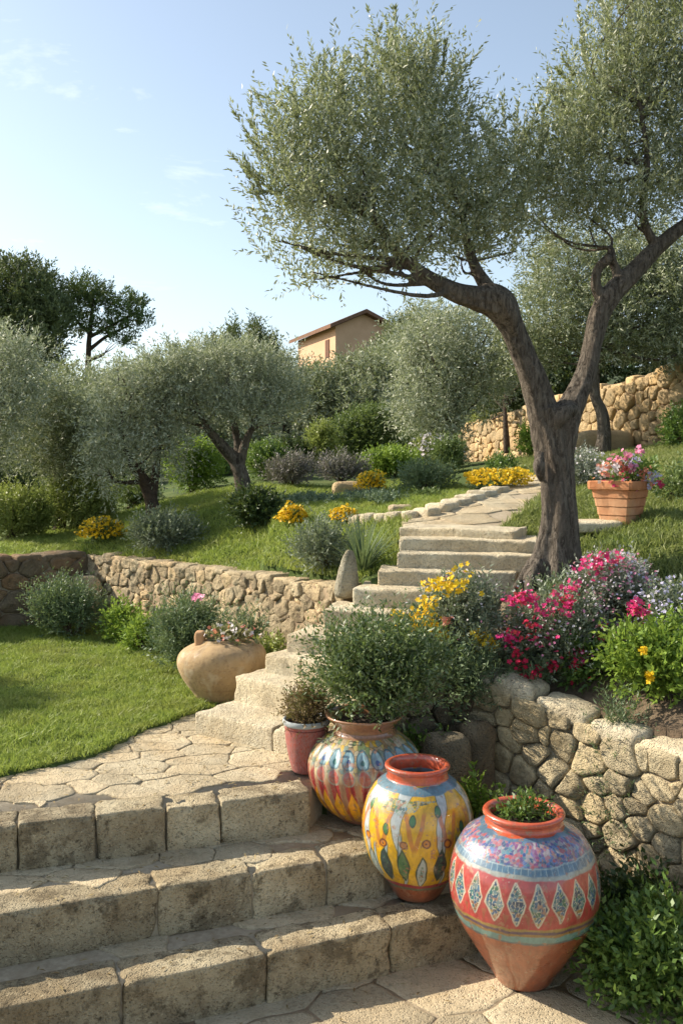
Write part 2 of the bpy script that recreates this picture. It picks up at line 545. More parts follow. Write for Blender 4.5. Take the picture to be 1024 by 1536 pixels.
L = {
    'olive': leaf_mat('olive_leaf', (.135, .158, .075), (.235, .25, .135), (.29, .31, .21), .3, .45, (.10, .12, .05), 1.3, .5),
    'olive_far': leaf_mat('olive_leaf_grey', (.15, .175, .105), (.25, .27, .175), (.36, .38, .28), .25, .5, (.11, .135, .075), .8),
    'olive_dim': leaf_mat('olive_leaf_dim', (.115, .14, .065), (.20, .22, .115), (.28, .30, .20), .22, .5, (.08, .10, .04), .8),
    'pine': leaf_mat('pine_needles', (.06, .085, .035), (.125, .15, .055), None, .18, .6, (.045, .062, .025), .5),
    'pine_lit': leaf_mat('pine_needles_light', (.05, .085, .025), (.10, .14, .04), None, .15, .6, (.03, .05, .015), .5),
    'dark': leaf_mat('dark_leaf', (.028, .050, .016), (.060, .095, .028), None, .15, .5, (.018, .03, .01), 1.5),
    'green': leaf_mat('green_leaf', (.060, .115, .022), (.12, .20, .042), None, .28, .42, (.04, .075, .015), 2.5, .45),
    'rosemary': leaf_mat('rosemary_leaf', (.05, .085, .022), (.10, .155, .045), (.12, .16, .08), .22, .45, (.035, .06, .016), 2.5, .45),
    'bright': leaf_mat('bright_leaf', (.12, .20, .025), (.22, .31, .05), None, .35, .45, (.08, .14, .02), 2.5),
    'lime': leaf_mat('lime_leaf', (.17, .21, .05), (.28, .31, .09), None, .3, .5, (.10, .14, .03), 2.0),
    'midgreen': leaf_mat('mid_leaf', (.075, .115, .035), (.14, .19, .065), None, .25, .5, (.05, .08, .022), 1.6),
    'grey': leaf_mat('grey_leaf', (.12, .15, .095), (.22, .25, .175), None, .2, .55, (.08, .105, .06), 3.0),
    'herb': leaf_mat('herb_leaf', (.085, .125, .06), (.16, .215, .115), None, .22, .5, (.055, .09, .04), 3.0),
    'silver': leaf_mat('silver_leaf', (.17, .19, .15), (.30, .32, .27), None, .2, .55, (.12, .14, .10), 3.0),
    'lavender': leaf_mat('lavender_leaf', (.14, .125, .115), (.22, .20, .195), None, .15, .6, (.10, .095, .08), 2.0),
    'brown': leaf_mat('brown_leaf', (.10, .060, .03), (.20, .13, .06), None, .2, .6, (.09, .09, .03), 8.0),
    'blue': leaf_mat('bluish_leaf', (.085, .125, .075), (.15, .20, .13), None, .2, .6, (.06, .10, .05), 1.5),
    'grass': leaf_mat('grass_blade', (.145, .205, .035), (.29, .345, .08), None, .38, .5, (.24, .25, .07), 2.3),
    'grass_dry': leaf_mat('grass_blade_dry', (.14, .17, .045), (.27, .28, .10), None, .35, .55, (.09, .13, .03), 1.2),
    'succ': leaf_mat('succulent_leaf', (.16, .17, .07), (.36, .31, .17), None, .2, .5, (.12, .15, .06), 14.0),
}


def petal(name, a, b):
    return leaf_mat(name, a, b, None, .3, .5, a, 3.0, .3)


PT = {
    'yellow': petal('yellow_petal', (.80, .48, .010), (.90, .66, .03)),
    'gold': petal('golden_petal', (.80, .47, .008), (.88, .60, .015)),
    'magenta': petal('magenta_petal', (.58, .012, .12), (.75, .04, .25)),
    'crimson': petal('crimson_petal', (.50, .008, .05), (.68, .02, .10)),
    'pink': petal('pink_petal', (.75, .18, .38), (.85, .40, .55)),
    'salmon': petal('salmon_petal', (.80, .22, .15), (.88, .45, .33)),
    'white': petal('white_petal', (.66, .60, .62), (.82, .76, .80)),
    'lilac': petal('lilac_petal', (.46, .44, .66), (.66, .62, .80)),
    'blue': petal('blue_petal', (.08, .26, .55), (.16, .42, .68)),
}


# ------------------------------------------------------------------ foliage
def leaves(mb, pos, dirn, ll, lw, r, mi=0, fold=.25):
    """one diamond leaf per row"""
    n = len(pos)
    d = norm(dirn)
    k = norm(np.cross(d, norm(r.normal(size=(n, 3)))))
    nn = np.cross(d, k)
    l = (ll * r.uniform(.65, 1.2, n))[:, None]; w = (lw * r.uniform(.75, 1.2, n))[:, None] * .5
    mid = pos + d * l * .45 + nn * w * fold
    V = np.stack([pos, mid + k * w, pos + d * l, mid - k * w], 1).reshape(-1, 3)
    Q = np.arange(n * 4).reshape(-1, 4)
    mb.add(V, Q, None, mi)


DENS = 3.3


def blob_points(blobs, n, r, shell=.42, lump=.3, seed=0, zmin=None):
    """blobs rows cx cy cz rx ry rz"""
    B = np.asarray(blobs, float)
    wt = (B[:, 3] * B[:, 5]) ** 1.0
    k = r.choice(len(B), n, p=wt / wt.sum())
    v = norm(r.normal(size=(n, 3)))
    t = r.rand(n) ** shell
    t = t * (1 + lump * fbm(v * 1.9 + B[k, :3] * 1.7, seed, 3) * 1.5)
    p = B[k, :3] + v * B[k, 3:] * t[:, None]
    if zmin is not None: p[:, 2] = np.maximum(p[:, 2], zmin + r.rand(n) * .03)
    return p, v, k


def shoots(mb, blobs, dens, ll, lw, L=.25, nl=10, up=.6, out=.7, rnd=.5, seed=0, lump=.3, shell=.42, zmin=None, cap=200000, stem=None, droop=0.0):
    r = rs(seed)
    B = np.asarray(blobs, float)
    area = float(np.sum(PI * B[:, 3] * B[:, 5])) * (.55 if len(B) > 4 else .8)
    n = int(min(cap, DENS * dens * area / (ll * lw * .5)) / nl) + 1
    p, v, k = blob_points(B, n, r, shell, lump, seed, zmin)
    d = norm(v * out + np.array([0, 0, up]) + r.normal(size=(n, 3)) * rnd)
    Ls = L * r.uniform(.5, 1.4, n)
    pos, dr = [], []
    for j in range(nl):
        f = (j + r.rand(n)) / nl
        q = p + d * (Ls * f)[:, None]
        q[:, 2] -= droop * (Ls * f) ** 2 * 2
        side = norm(np.cross(d, norm(r.normal(size=(n, 3)))))
        pos.append(q); dr.append(norm(d * .75 + side * .75))
    leaves(mb, np.concatenate(pos), np.concatenate(dr), ll, lw, r)
    if stem is not None:
        sel = r.rand(n) < .6
        a, b = p[sel] - d[sel] * .05, p[sel] + d[sel] * Ls[sel][:, None]
        sd = norm(np.cross(d[sel], norm(r.normal(size=(sel.sum(), 3))))) * stem
        V = np.stack([a - sd, a + sd, b + sd * .4, b - sd * .4], 1).reshape(-1, 3)
        mb.add(V, np.arange(len(V)).reshape(-1, 4), None, 1)
    return B


def flower_heads(mb, pts, size, r, petals=5, up=(-.2, -.5, .7), spread=.6, mi=0):
    n = len(pts)
    nrm = norm(np.asarray(up) + r.normal(size=(n, 3)) * spread)
    a = norm(np.cross(nrm, norm(r.normal(size=(n, 3))))); b = np.cross(nrm, a)
    sz = size * r.uniform(.7, 1.25, n)
    for k in range(petals):
        th = 2 * PI * k / petals + r.uniform(-.15, .15, n)
        d = a * np.cos(th)[:, None] + b * np.sin(th)[:, None]
        e = -a * np.sin(th)[:, None] + b * np.cos(th)[:, None]
        s = sz[:, None]
        V = np.stack([pts, pts + d * s * .6 + e * s * .38 + nrm * s * .22, pts + d * s + nrm * s * .12, pts + d * s * .6 - e * s * .38 + nrm * s * .22], 1).reshape(-1, 3)
        mb.add(V, np.arange(len(V)).reshape(-1, 4), None, mi)


# ------------------------------------------------------------------ terrain
CTRL = [  # (px, py, d)
    (520, 880, 7.05), (400, 862, 7.9), (300, 850, 8.75), (200, 838, 9.6), (130, 828, 10.3), (0, 830, 10.0), (-300, 830, 10),
    (460, 815, 8.0), (400, 790, 8.8), (350, 775, 10.0), (290, 800, 9.7), (230, 778, 11.0), (440, 786, 8.7), (560, 778, 8.7), (480, 752, 11),
    (600, 728, 12), (370, 740, 11.5), (100, 800, 12), (0, 800, 12.5), (-200, 800, 12.5), (330, 800, 9.2), (540, 800, 7.9), (580, 840, 7.1),
    (700, 745, 9.5), (800, 728, 10.5), (650, 762, 8.6), (760, 690, 14), (700, 690, 22), (850, 678, 17), (1024, 668, 13.3), (1200, 650, 12.5), (600, 700, 16),
    (900, 798, 7.3), (1024, 775, 7.3), (1150, 770, 7.3), (950, 705, 10), (870, 762, 8.5), (770, 770, 8.2), (1024, 845, 6.3), (900, 872, 6.35),
    (1120, 850, 6.2), (900, 1062, 5.45), (1024, 1065, 5.05), (1120, 1090, 4.9), (800, 1000, 6.0), (850, 935, 6.25), (830, 885, 6.6), (720, 965, 6.2), (640, 1005, 5.95),
    (560, 1020, 5.75), (1024, 1012, 5.6), (1150, 1040, 5.4), (950, 1050, 5.45), (850, 1035, 5.8), (960, 940, 5.9), (760, 925, 6.4), (1400, 1100, 4), (1500, 1000, 5),
    (300, 690, 22), (0, 690, 25), (-500, 700, 25), (500, 665, 22), (540, 620, 32), (800, 600, 30), (1100, 560, 32), (200, 690, 35), (540, 575, 80), (900, 560, 70),
    (100, 680, 70), (-600, 680, 60), (1600, 560, 50), (540, 560, 140), (-900, 650, 140), (2000, 500, 140), (1500, 650, 14), (2600, 640, 12)]
_c = np.array([P(*c) for c in CTRL])
def _warp(xy):
    r = np.hypot(xy[:, 0], xy[:, 1]) + 1e-6
    return xy / r[:, None] * np.log1p(r / 3)[:, None] * 6
_cw = _warp(_c[:, :2])
_K = np.sqrt(np.sum((_cw[:, None] - _cw[None]) ** 2, -1) + .05)
_A = np.block([[_K + np.eye(len(_c)) * -.02, np.ones((len(_c), 1)), _cw], [np.ones((1, len(_c))), np.zeros((1, 3))], [_cw.T, np.zeros((2, 3))]])
_w = np.linalg.lstsq(_A, np.concatenate([_c[:, 2], [0, 0, 0]]), rcond=None)[0]


def z_upper(x, y):
    q = _warp(np.column_stack([np.ravel(x), np.ravel(y)]).astype(float))
    out = np.empty(len(q))
    for a in range(0, len(q), 20000):
        b = q[a:a + 20000]
        D = np.sqrt(np.sum((b[:, None] - _cw[None]) ** 2, -1) + .05)
        out[a:a + 20000] = D @ _w[:len(_c)] + _w[len(_c)] + b @ _w[-2:]
    return out


# stairs from measured corners: (left px, left py, right px, right py) of each step's front top edge, and the face heights
Z0 = .66
YT = [1068, 1012, 980, 950, 915, 882, 855, 828, 808, 790]
YB = [1100, 1050, 1008, 977, 945, 910, 878, 851, 825, 803]
LX = [293, 352, 395, 427, 482, 528, 565, 594, 597, 598]
RXY = [(500, 1110), (530, 1052), (560, 1003), (600, 963), (650, 922), (700, 888), (775, 858), (800, 832), (808, 811), (772, 795)]
STEP = []
hh = H - Z0
for k in range(10):
    hh = hh * (YT[k] - HY) / (YB[k] - HY)
    dl = F * hh / (YT[k] - HY); dr = F * hh / (RXY[k][1] - HY)
    STEP.append((np.array([(LX[k] - CX) / F * dl, dl]), np.array([(RXY[k][0] - CX) / F * dr, dr]), H - hh))
for s in STEP: print('step', s[0].round(2), s[1].round(2), round(s[2], 3))

lineA = lambda x: 4.255 + .411 * x
lineB = lambda x: 4.60 + .395 * x
lineC = lambda x: 4.947 + .319 * x
RW = [(.80, 5.88), (1.07, 5.60), (1.455, 5.25), (1.76, 4.82), (2.3, 3.9), (2.8, 2.4)]
RET = [(-.02, 5.30), (.18, 5.52), (.46, 5.76), (.80, 5.88)]
LW = [(.02, 7.02), (-.63, 7.9), (-1.33, 8.75), (-2.14, 9.6), (-2.81, 10.3)]
LW2 = [(-2.81, 10.3), (-3.1, 9.85), (-3.47, 9.55), (-4.6, 8.9), (-7.5, 8.3), (-12, 8.2)]


def inside(poly, x, y):
    poly = np.asarray(poly); c = np.zeros(np.shape(x), bool)
    j = len(poly) - 1
    for i in range(len(poly)):
        (xi, yi), (xj, yj) = poly[i], poly[j]
        if yi != yj:
            c ^= ((yi > y) != (yj > y)) & (x < (xj - xi) * (y - yi) / (yj - yi) + xi)
        j = i
    return c


def behind(pts, side, d=.13):
    l = Line(np.array(pts, float)); u = l.s
    n = l.nrm(u) * side
    return [tuple(p[:2] - q * d) for p, q in zip(l.p, n)]


LWb, LW2b, RETb, RWb = behind(LW, -1), behind(LW2, -1), behind(RET, 1), behind(RW, 1)
LOW = [(-60, -8), (-60, 8.35)] + LW2b[::-1] + LWb[::-1][1:] + [tuple(s[0] + np.array([.2, -.04])) for s in STEP[5::-1]] + RETb + RWb[1:] + [(3.2, -8)]
STAIR = [tuple(s[0]) for s in STEP] + [(.50, 7.95), (1.25, 7.75)] + [tuple(s[1] + np.array([.07, .03])) for s in STEP[::-1]] + [(-.06, 5.42)]
STRIP = [(.8, -8), (.8, 4.56), (.3, 4.72), (.3, 4.95), (-.16, 4.9), (-.04, 5.32)] + RETb[1:] + RWb[1:] + [(3.2, -8)]


def terrace_back(x):
    return np.interp(x, [-4, -2.2, -1.44, -1.25, -.95, -.5], [4.1, 4.75, 5.45, 5.95, 6.45, 6.6])


def seg_dist(pts, x, y):
    d = np.full(len(x), 1e9)
    for (ax, ay), (bx, by) in zip(pts[:-1], pts[1:]):
        ux_, uy_ = bx - ax, by - ay
        t = np.clip(((x - ax) * ux_ + (y - ay) * uy_) / (ux_ ** 2 + uy_ ** 2), 0, 1)
        d = np.minimum(d, np.hypot(x - ax - t * ux_, y - ay - t * uy_))
    return d


def ground_z(x, y):
    x = np.ravel(x).astype(float); y = np.ravel(y).astype(float)
    z = z_upper(x, y)
    z = np.minimum(z, 1.37 + np.maximum(0, seg_dist(LW + LW2[1:], x, y) - .1) * .42 + .10 * (x > -.7))
    z = np.where(x > .6, np.minimum(z, .93 + .12 * (x < 1.2) + np.maximum(0, seg_dist(RW, x, y) - .2) * .62 + 3 * (y > 8)), z)
    low = inside(LOW, x, y)
    und = fbm(np.column_stack([x * .9, y * .9, 0 * x]), 5, 3) * .015
    zl = np.full(len(x), .672) + und
    zl = np.where(y < terrace_back(x) + .03, .6, zl)
    zl = np.where(y < lineC(x) + .25, -.1, zl)
    zl = np.where(y < lineA(x) + .1, -.03, zl)
    st = inside(STRIP, x, y)
    zl = np.where(st, np.clip((y - 4.6) / .8, 0, 1) * .5 * np.clip((1.2 - x) / .5, 0, 1) - .012 + und * (y > 4.5), zl)
    z = np.where(low, zl, z)
    z = np.where(inside(STAIR, x, y), .55, z)
    return z


def gz(x, y):
    return float(ground_z(np.array([x]), np.array([y]))[0])


def grid_axis(fine0, fine1, step, lo, hi, g=1.13):
    a = list(np.arange(fine0, fine1 + 1e-6, step))
    s = step
    while a[-1] < hi:
        s *= g; a.append(a[-1] + s)
    s = step
    while a[0] > lo:
        s *= g; a.insert(0, a[0] - s)
    return np.array(a)


BED = RET + RW[1:] + [(3.3, 2.4), (3.4, 4.9), (2.4, 5.75), (1.95, 6.05), (1.6, 6.4), (1.3, 6.7), (.9, 6.55), (.1, 5.8)]


def build_ground():
    xs = grid_axis(-5, 4, .06, -160, 160); ys = grid_axis(2.0, 13, .06, -25, 260)
    X, Y = np.meshgrid(xs, ys, indexing='ij')
    Z = ground_z(X, Y).reshape(X.shape)
    V = np.stack([X, Y, Z], -1).reshape(-1, 3)
    V[:, 2] += fbm(V * np.array([1.4, 1.4, 0]), 2, 3) * .012 * (V[:, 1] < 30)
    nx, ny = X.shape
    i, j = np.meshgrid(np.arange(nx - 1), np.arange(ny - 1), indexing='ij')
    Q = np.stack([i * ny + j, (i + 1) * ny + j, (i + 1) * ny + j + 1, i * ny + j + 1], -1).reshape(-1, 4)
    cx, cy = V[Q].mean(1)[:, 0], V[Q].mean(1)[:, 1]
    soil = inside(STRIP, cx, cy)
    bed = inside(BED, cx, cy)
    mb = MB()
    far = np.hypot(cx, cy) > 16
    sel = soil | bed
    mb.add(V, Q)
    mi = np.where(sel, 1, np.where(far, 2, 0))
    mb.qm = [mi]
    o = mb.build('ground', [M['turf'], M['soil'], M['hill']])
    tag(o, 'grassy garden ground with bare soil beds, rising into a hillside', 'ground', kind='structure')


build_ground()


# ------------------------------------------------------------------ grass
def grass(name, label, n, xr, yr, test, mat, hgt=.045, w=.006, seed=0, clump=.5):
    r = rs(seed)
    x = r.uniform(*xr, n * 3); y = r.uniform(*yr, n * 3)
    ok = test(x, y) & (np.abs(x) < y * .40 + 1.1)
    x, y = x[ok][:n], y[ok][:n]
    z = ground_z(x, y)
    m = len(x)
    p = np.column_stack([x, y, z - .006])
    tuft = fbm(p * np.array([7, 7, 0]), seed, 2)
    big = fbm(p * np.array([1.3, 1.3, 0]), seed + 3, 3)
    h = hgt * r.uniform(.5, 1.3, m) * (1 + clump * tuft + .5 * big) * (1 + .02 * y)
    d = norm(np.column_stack([r.normal(size=m) * .4 + tuft * .3, r.normal(size=m) * .4, np.ones(m)]))
    wv = norm(np.cross(d, norm(r.normal(size=(m, 3))))) * (w * r.uniform(.7, 1.3, m))[:, None] * .5
    bend = np.column_stack([r.normal(size=m), r.normal(size=m), -.4 * np.ones(m)]) * (h * .28)[:, None]
    mid = p + d * (h * .55)[:, None]
    tip = p + d * h[:, None] + bend
    V = np.stack([p - wv, p + wv, mid + wv * .8, mid - wv * .8, tip], 1).reshape(-1, 3)
    b = np.arange(m)[:, None] * 5
    mb = MB()
    mb.add(V, b + np.array([0, 1, 2, 3]), b + np.array([3, 2, 4]))
    o = mb.build(name, [mat])
    tag(o, label, 'grass', kind='stuff')


LOWP = LOW
def in_low(x, y): return inside(LOWP, x, y)
PATH = [(.50, 7.55), (.62, 8.35), (1.15, 9.2), (1.75, 10.3), (2.05, 11.2), (2.6, 11.3), (2.35, 10.2), (1.95, 9.2), (1.62, 8.3), (1.25, 7.6)]
grass('grass', 'short bright green lawn grass below the left wall', 150000, (-5.2, -.4), (4.6, 10.1),
      lambda x, y: in_low(x, y) & (y > terrace_back(x) + .05 * np.sin(x * 9) + .04 * np.sin(x * 23) + .05 * np.sin(x * 61 + y * 40) - .03), L['grass'], .05, .006, 1)
def t_ul(x, y):
    return ~in_low(x, y) & ~inside(STAIR, x, y) & (x < .5 + .3 * (y - 7)) & ~inside(PATH, x, y)
grass('grass', 'sunlit sloping turf above the left retaining wall', 100000, (-4.0, 1.4), (7.1, 12.5), t_ul, L['grass'], .055, .008, 2)
def t_r(x, y):
    return ~in_low(x, y) & ~inside(STAIR, x, y) & ~inside(PATH, x, y) & (x > .9 + .25 * (y - 7)) & ~inside(BED, x, y) & ~((y < 6.9) & (x < 1.55))
grass('grass', 'longer grass around the terracotta planter behind the olive tree', 90000, (.9, 5.6), (5.0, 13.5), t_r, L['grass_dry'], .07, .009, 3)


# ------------------------------------------------------------------ paving
def prism(mb, poly, z0, z1, mi=0):
    n = len(poly)
    V = [(x, y, z0) for x, y in poly] + [(x, y, z1) for x, y in poly]
    c = np.mean(poly, 0)
    V += [(c[0], c[1], z1)]
    Q = [(i, (i + 1) % n, n + (i + 1) % n, n + i) for i in range(n)]
    T = [(n + i, n + (i + 1) % n, 2 * n) for i in range(n)]
    mb.add(V, Q, T, mi)


def flags(mb, poly, z, size, seed, mi=0, zf=None, h=.006, asp=1.3, gap=.008, rot=0.0):
    rp = poly
    pl = np.asarray(poly); lo, hi = pl.min(0), pl.max(0)
    r = rs(seed)
    for k, c in enumerate(cells(hi[0] - lo[0], hi[1] - lo[1], size, asp, seed, .9, 1)):
        cc = c.mean(0) + lo
        if not inside(poly, cc[:1], cc[1:2])[0]: continue
        V, Q, T = stone_cell(c, [(1.0, -.02), (1.0, h * .3), (.985, h * .9), (.9, h), (.5, h)], seed + k, 26, 0, gap)
        V[:, :2] += lo
        q = V.copy(); q[:, 2] = 0
        V[:, 0] += fbm(q * 7, seed, 4) * .05; V[:, 1] += fbm(q * 7 + 9, seed, 4) * .05
        V[:, 2] += r.uniform(-.5, .5) * h * .5 + fbm(q * 8, seed + 2, 3) * .004
        base = z if zf is None else zf(V[:, 0], V[:, 1])
        V[:, 2] += base
        mb.add(V, Q, T, mi)


def edge_row(mb, a, b, z, rise, depth, length, seed, mi=0, over=.0, amp=.010, chip=.03, res=(22, 11, 11), rnd=.011):
    """a row of rough blocks whose front top edge runs a -> b"""
    r = rs(seed)
    a = np.asarray(a, float); b = np.asarray(b, float)
    T = float(np.linalg.norm(b - a)); t = (b - a) / T
    back = np.array([-t[1], t[0]])
    if back[1] < 0: back = -back
    s, k = 0.0, 0
    while s < T - .02:
        ln = length * r.uniform(.5, 1.5)
        if T - s - ln < length * .45: ln = T - s
        ln = min(ln, T - s)
        c = a + t * (s + ln / 2) + back * (depth / 2 + r.uniform(-.008, .008))
        zz = z + r.uniform(-.004, .004)
        dz = rise + .03
        V, Q = rblock((c[0], c[1], zz - dz / 2), np.array([t[0], t[1], 0]), np.array([back[0], back[1], 0]), np.array([0, 0, 1.]),
                      (ln / 2 - .002, depth / 2, dz / 2), r=rnd, amp=amp, seed=seed * 13 + k, freq=7, res=res, chip=chip)
        mb.add(V, Q, None, mi)
        s += ln; k += 1


XL = -3.2
def front_step(label, fn, x1, z, rise, poly, seed, size):
    mb = MB()
    a, b = (XL, fn(XL)), (x1, fn(x1))
    edge_row(mb, a, b, z, rise, .21, .50, seed, 0)
    prism(mb, poly, z - rise - .02, z - .012, 1)
    fp = [(x, max(y, fn(x) + .27)) if y < fn(x) + .3 else (x, y) for x, y in poly]
    flags(mb, fp, z - .008, size * .8, seed + 5, 2, h=.007, gap=.003)
    o = mb.build('stone_step', [M['step'], M['joint'], M['flag']])
    return tag(o, label, 'step', 'broad stone steps in front of the terrace')


o_ = .048
front_step('lowest broad step, beside the tall blue and red jar', lineA, .80, .22, .22,
           [(XL, lineA(XL) + o_), (.77, lineA(.77) + o_), (.77, 5.0), (.2, 5.05), (XL, lineB(XL) + .25)], 21, .33)
front_step('middle broad step, ending behind the yellow painted jar', lineB, .22, .44, .22,
           [(XL, lineB(XL) + o_), (.30, lineB(.2) + o_), (.30, 5.25), (-.1, 5.25), (-.2, 5.1), (XL, lineC(XL) + .25)], 33, .33)
# terrace
mb = MB()
edge_row(mb, (XL, lineC(XL)), (-.16, lineC(-.16)), .66, .22, .20, .44, 47, 0)
TBK = .14
TP = [(XL, lineC(XL) + o_), (-.18, lineC(-.18) + o_), (-.05, 5.35), (.1, 5.6), (-.3, 5.9), (-.85, 6.4), (-.98, 6.55), (-1.33, 6.1), (-1.54, 5.6), (-2.3, 4.92), (XL, 4.56), (-4.2, 4.2), (-4.2, 3.9), (XL, lineC(XL) + o_)]
prism(mb, TP, .42, .648, 1)
TF = [(x, y + .22) if y < lineC(x) + .1 else (x, y) for x, y in TP]
flags(mb, TF, .650, .215, 52, 2, h=.007, gap=.004, asp=1.6)
tag(mb.build('stone_terrace', [M['step'], M['joint'], M['flag']]), 'curved flagstone landing between the lawn and the broad steps', 'terrace')
# paving at the foot
mb = MB()
PV = [(XL, -3), (2.6, -3), (2.3, 3.7), (1.55, 4.35), (.95, 4.5), (.8, lineA(.8) + .1), (XL, lineA(XL) + .1)]
prism(mb, PV, -.3, 0.0, 0)
flags(mb, PV, -.003, .34, 61, 1, h=.007, gap=.005)
tag(mb.build('path', [M['joint'], M['flag']]), 'flagstone paving at the foot of the steps', 'path', kind='structure')

# upper stairs
LBL = ['lowest step of the garden stair, widest pale block beside the red pot', 'second step of the garden stair, with its corner at the tan urn',
       'third step of the garden stair, just above the tan urn', 'fourth step of the garden stair, partly behind the big potted bush',
       'fifth step of the garden stair, at the end of the left wall', 'sixth step of the garden stair, level with the standing stone foot',
       'seventh step of the garden stair, in front of the spiky plant', 'eighth step of the garden stair, ending at the olive roots',
       'ninth step of the garden stair, ending at the olive trunk', 'topmost step of the garden stair, meeting the path']
prev = Z0
for k, (a, b, z) in enumerate(STEP):
    mb = MB()
    rise = z - prev; prev = z
    t = (b - a) / np.linalg.norm(b - a); bk = np.array([-t[1], t[0]])
    dep = .42 if k < 8 else .5
    edge_row(mb, a, b, z, rise + .05, dep, .6 if k < 3 else 1.3, 100 + k * 3, 0, amp=.008, chip=.018, rnd=.009, res=(34, 12, 8))
    q = [a + t * .04 + bk * .05, b + bk * .05, b + bk * .9, a + t * .04 + bk * .9]
    if k < 9: prism(mb, [tuple(v) for v in q], .5, z - rise - .03, 1)
    tag(mb.build('stone_step', [M['stair'], M['joint']]), LBL[k], 'step', 'steps of the narrow garden stair')

# path at the top
mb = MB()
zp = lambda x, y: z_upper(x, y) + .012
ptx = np.array(PATH)
def path_sheet():
    pl, pr = smooth_path(PATH[:5], 16), smooth_path(PATH[5:][::-1], 16)
    V = []
    for a, b in zip(pl, pr):
        for f in np.linspace(0, 1, 7): V.append(a * (1 - f) + b * f)
    V = np.array(V)
    V = np.column_stack([V, z_upper(V[:, 0], V[:, 1]) + .012])
    i, j = np.meshgrid(np.arange(15), np.arange(6), indexing='ij')
    Q = np.stack([i * 7 + j, i * 7 + j + 1, (i + 1) * 7 + j + 1, (i + 1) * 7 + j], -1).reshape(-1, 4)
    mb.add(V, Q, None, 0)
path_sheet()
flags(mb, PATH, 0, .34, 71, 1, zf=zp, h=.008, gap=.006)
tag(mb.build('path', [M['joint'], M['flag']]), 'pale stone path curving up from the stair top', 'path', kind='structure')

# kerb stones along the upper left edge of the path
mb = MB()
kp = smooth_path([P(527, 783, 8.5)[:2], P(580, 779, 8.35)[:2], P(640, 776, 8.2)[:2], P(700, 764, 8.9)[:2], P(750, 745, 10)[:2]], 12)
for k in range(11):
    a, b = kp[k], kp[k + 1]
    c = (a + b) / 2
    t = (b - a) / np.linalg.norm(b - a)
    zc = float(z_upper(c[0], c[1])[0])
    V, Q = rblock((c[0], c[1], zc + .01), np.array([t[0], t[1], 0]), np.array([-t[1], t[0], 0]), np.array([0, 0, 1.]),
                  (np.linalg.norm(b - a) / 2 - .004, .11, .06), .03, .016, 300 + k, 7, (8, 6, 5), .02)
    mb.add(V, Q)
tag(mb.build('stone_kerb', [M['stair']]), 'low pale kerb of rough stones edging the upper path', 'kerb')

# ------------------------------------------------------------------ walls
def wl(pts, zb, zt, n=40):
    p = np.array([(*a, b, c) for a, b, c in zip(pts, zb, zt)])
    return Line(p, n)

stone_wall('retaining_wall', 'sunlit rubble retaining wall with pale coping at the right, behind the painted jars',
           wl(RW, [-.15, -.15, -.15, -.1, -.1, -.1], [1.06, .99, .885, .865, .85, .85]), .125, .034, M['rubble'], M['mortar'], 3, .3, 1, (.30, .10, .03, .28), 1.3, rough=.011, gap=.003, cope_mat=M['stair'])
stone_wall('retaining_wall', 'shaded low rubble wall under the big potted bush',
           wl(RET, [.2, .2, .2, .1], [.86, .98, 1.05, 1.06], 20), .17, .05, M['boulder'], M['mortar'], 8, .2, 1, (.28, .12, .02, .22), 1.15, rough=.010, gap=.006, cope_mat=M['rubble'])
stone_wall('retaining_wall', 'long warm brown rubble wall holding the left slope above the lawn',
           wl(LW, [.58] * 5, [1.44, 1.40, 1.38, 1.37, 1.36]), .118, .024, M['wall_old'], M['mortar_old'], 14, .3, -1, (.24, .045, .015, .24), 1.25, mout=.006, rough=.014, gap=.002)
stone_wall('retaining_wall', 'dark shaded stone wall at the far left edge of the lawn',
           wl(LW2, [.58] * 6, [1.36, 1.37, 1.38, 1.38, 1.38, 1.38]), .19, .03, M['wall_shaded'], M['mortar'], 19, .3, -1, (.45, .08, .02, .26), 1.7, rough=.012, gap=.006)
fw = [P(688, 690, 22), P(760, 688, 19.2), P(850, 682, 16.6), P(950, 672, 14.6), P(1030, 666, 13.3), P(1200, 655, 11.8)]
ft = [(690, 643), (760, 622), (850, 595), (950, 572), (1030, 545), (1200, 500)]
fz = [H - (b - HY) / F * w[1] for (a, b), w in zip(ft, fw)]
stone_wall('garden_wall', 'tall golden rubble wall rising behind the olive tree at the upper right',
           wl([w[:2] for w in fw], [w[2] - .25 for w in fw], fz), .21, .05, M['wall_far'], M['mortar_far'], 27, .4, 1, (.32, .16, .02, .4), 1.2, rough=.012, gap=.009)


def boulder(name, label, px, py, d, w, h, dep, mat, seed, rot=0, zoff=0, point=0.0, cat='stone', z0=None):
    c = P(px, py, d)
    if z0 is None: z0 = gz(c[0], c[1]) + zoff
    t = np.array([math.cos(rot), math.sin(rot), 0]); u = np.array([-math.sin(rot), math.cos(rot), 0])
    V, Q = rblock((c[0], c[1], z0 + h / 2), t, u, np.array([0, 0, 1.]), (w / 2, dep / 2, h / 2), r=min(w, h, dep) * .42, amp=.05 * max(w, h), seed=seed, freq=3.2 / max(w, .2) * .6, res=(14, 12, 14), chip=.03)
    if point:
        f = np.clip((V[:, 2] - z0) / h, 0, 1)
        V[:, 0] = c[0] + (V[:, 0] - c[0]) * (1 - point * f); V[:, 1] = c[1] + (V[:, 1] - c[1]) * (1 - point * f)
        V[:, 0] += f * w * .12
    mb = MB(); mb.add(V, Q)
    return tag(mb.build(name, [mat]), label, cat)


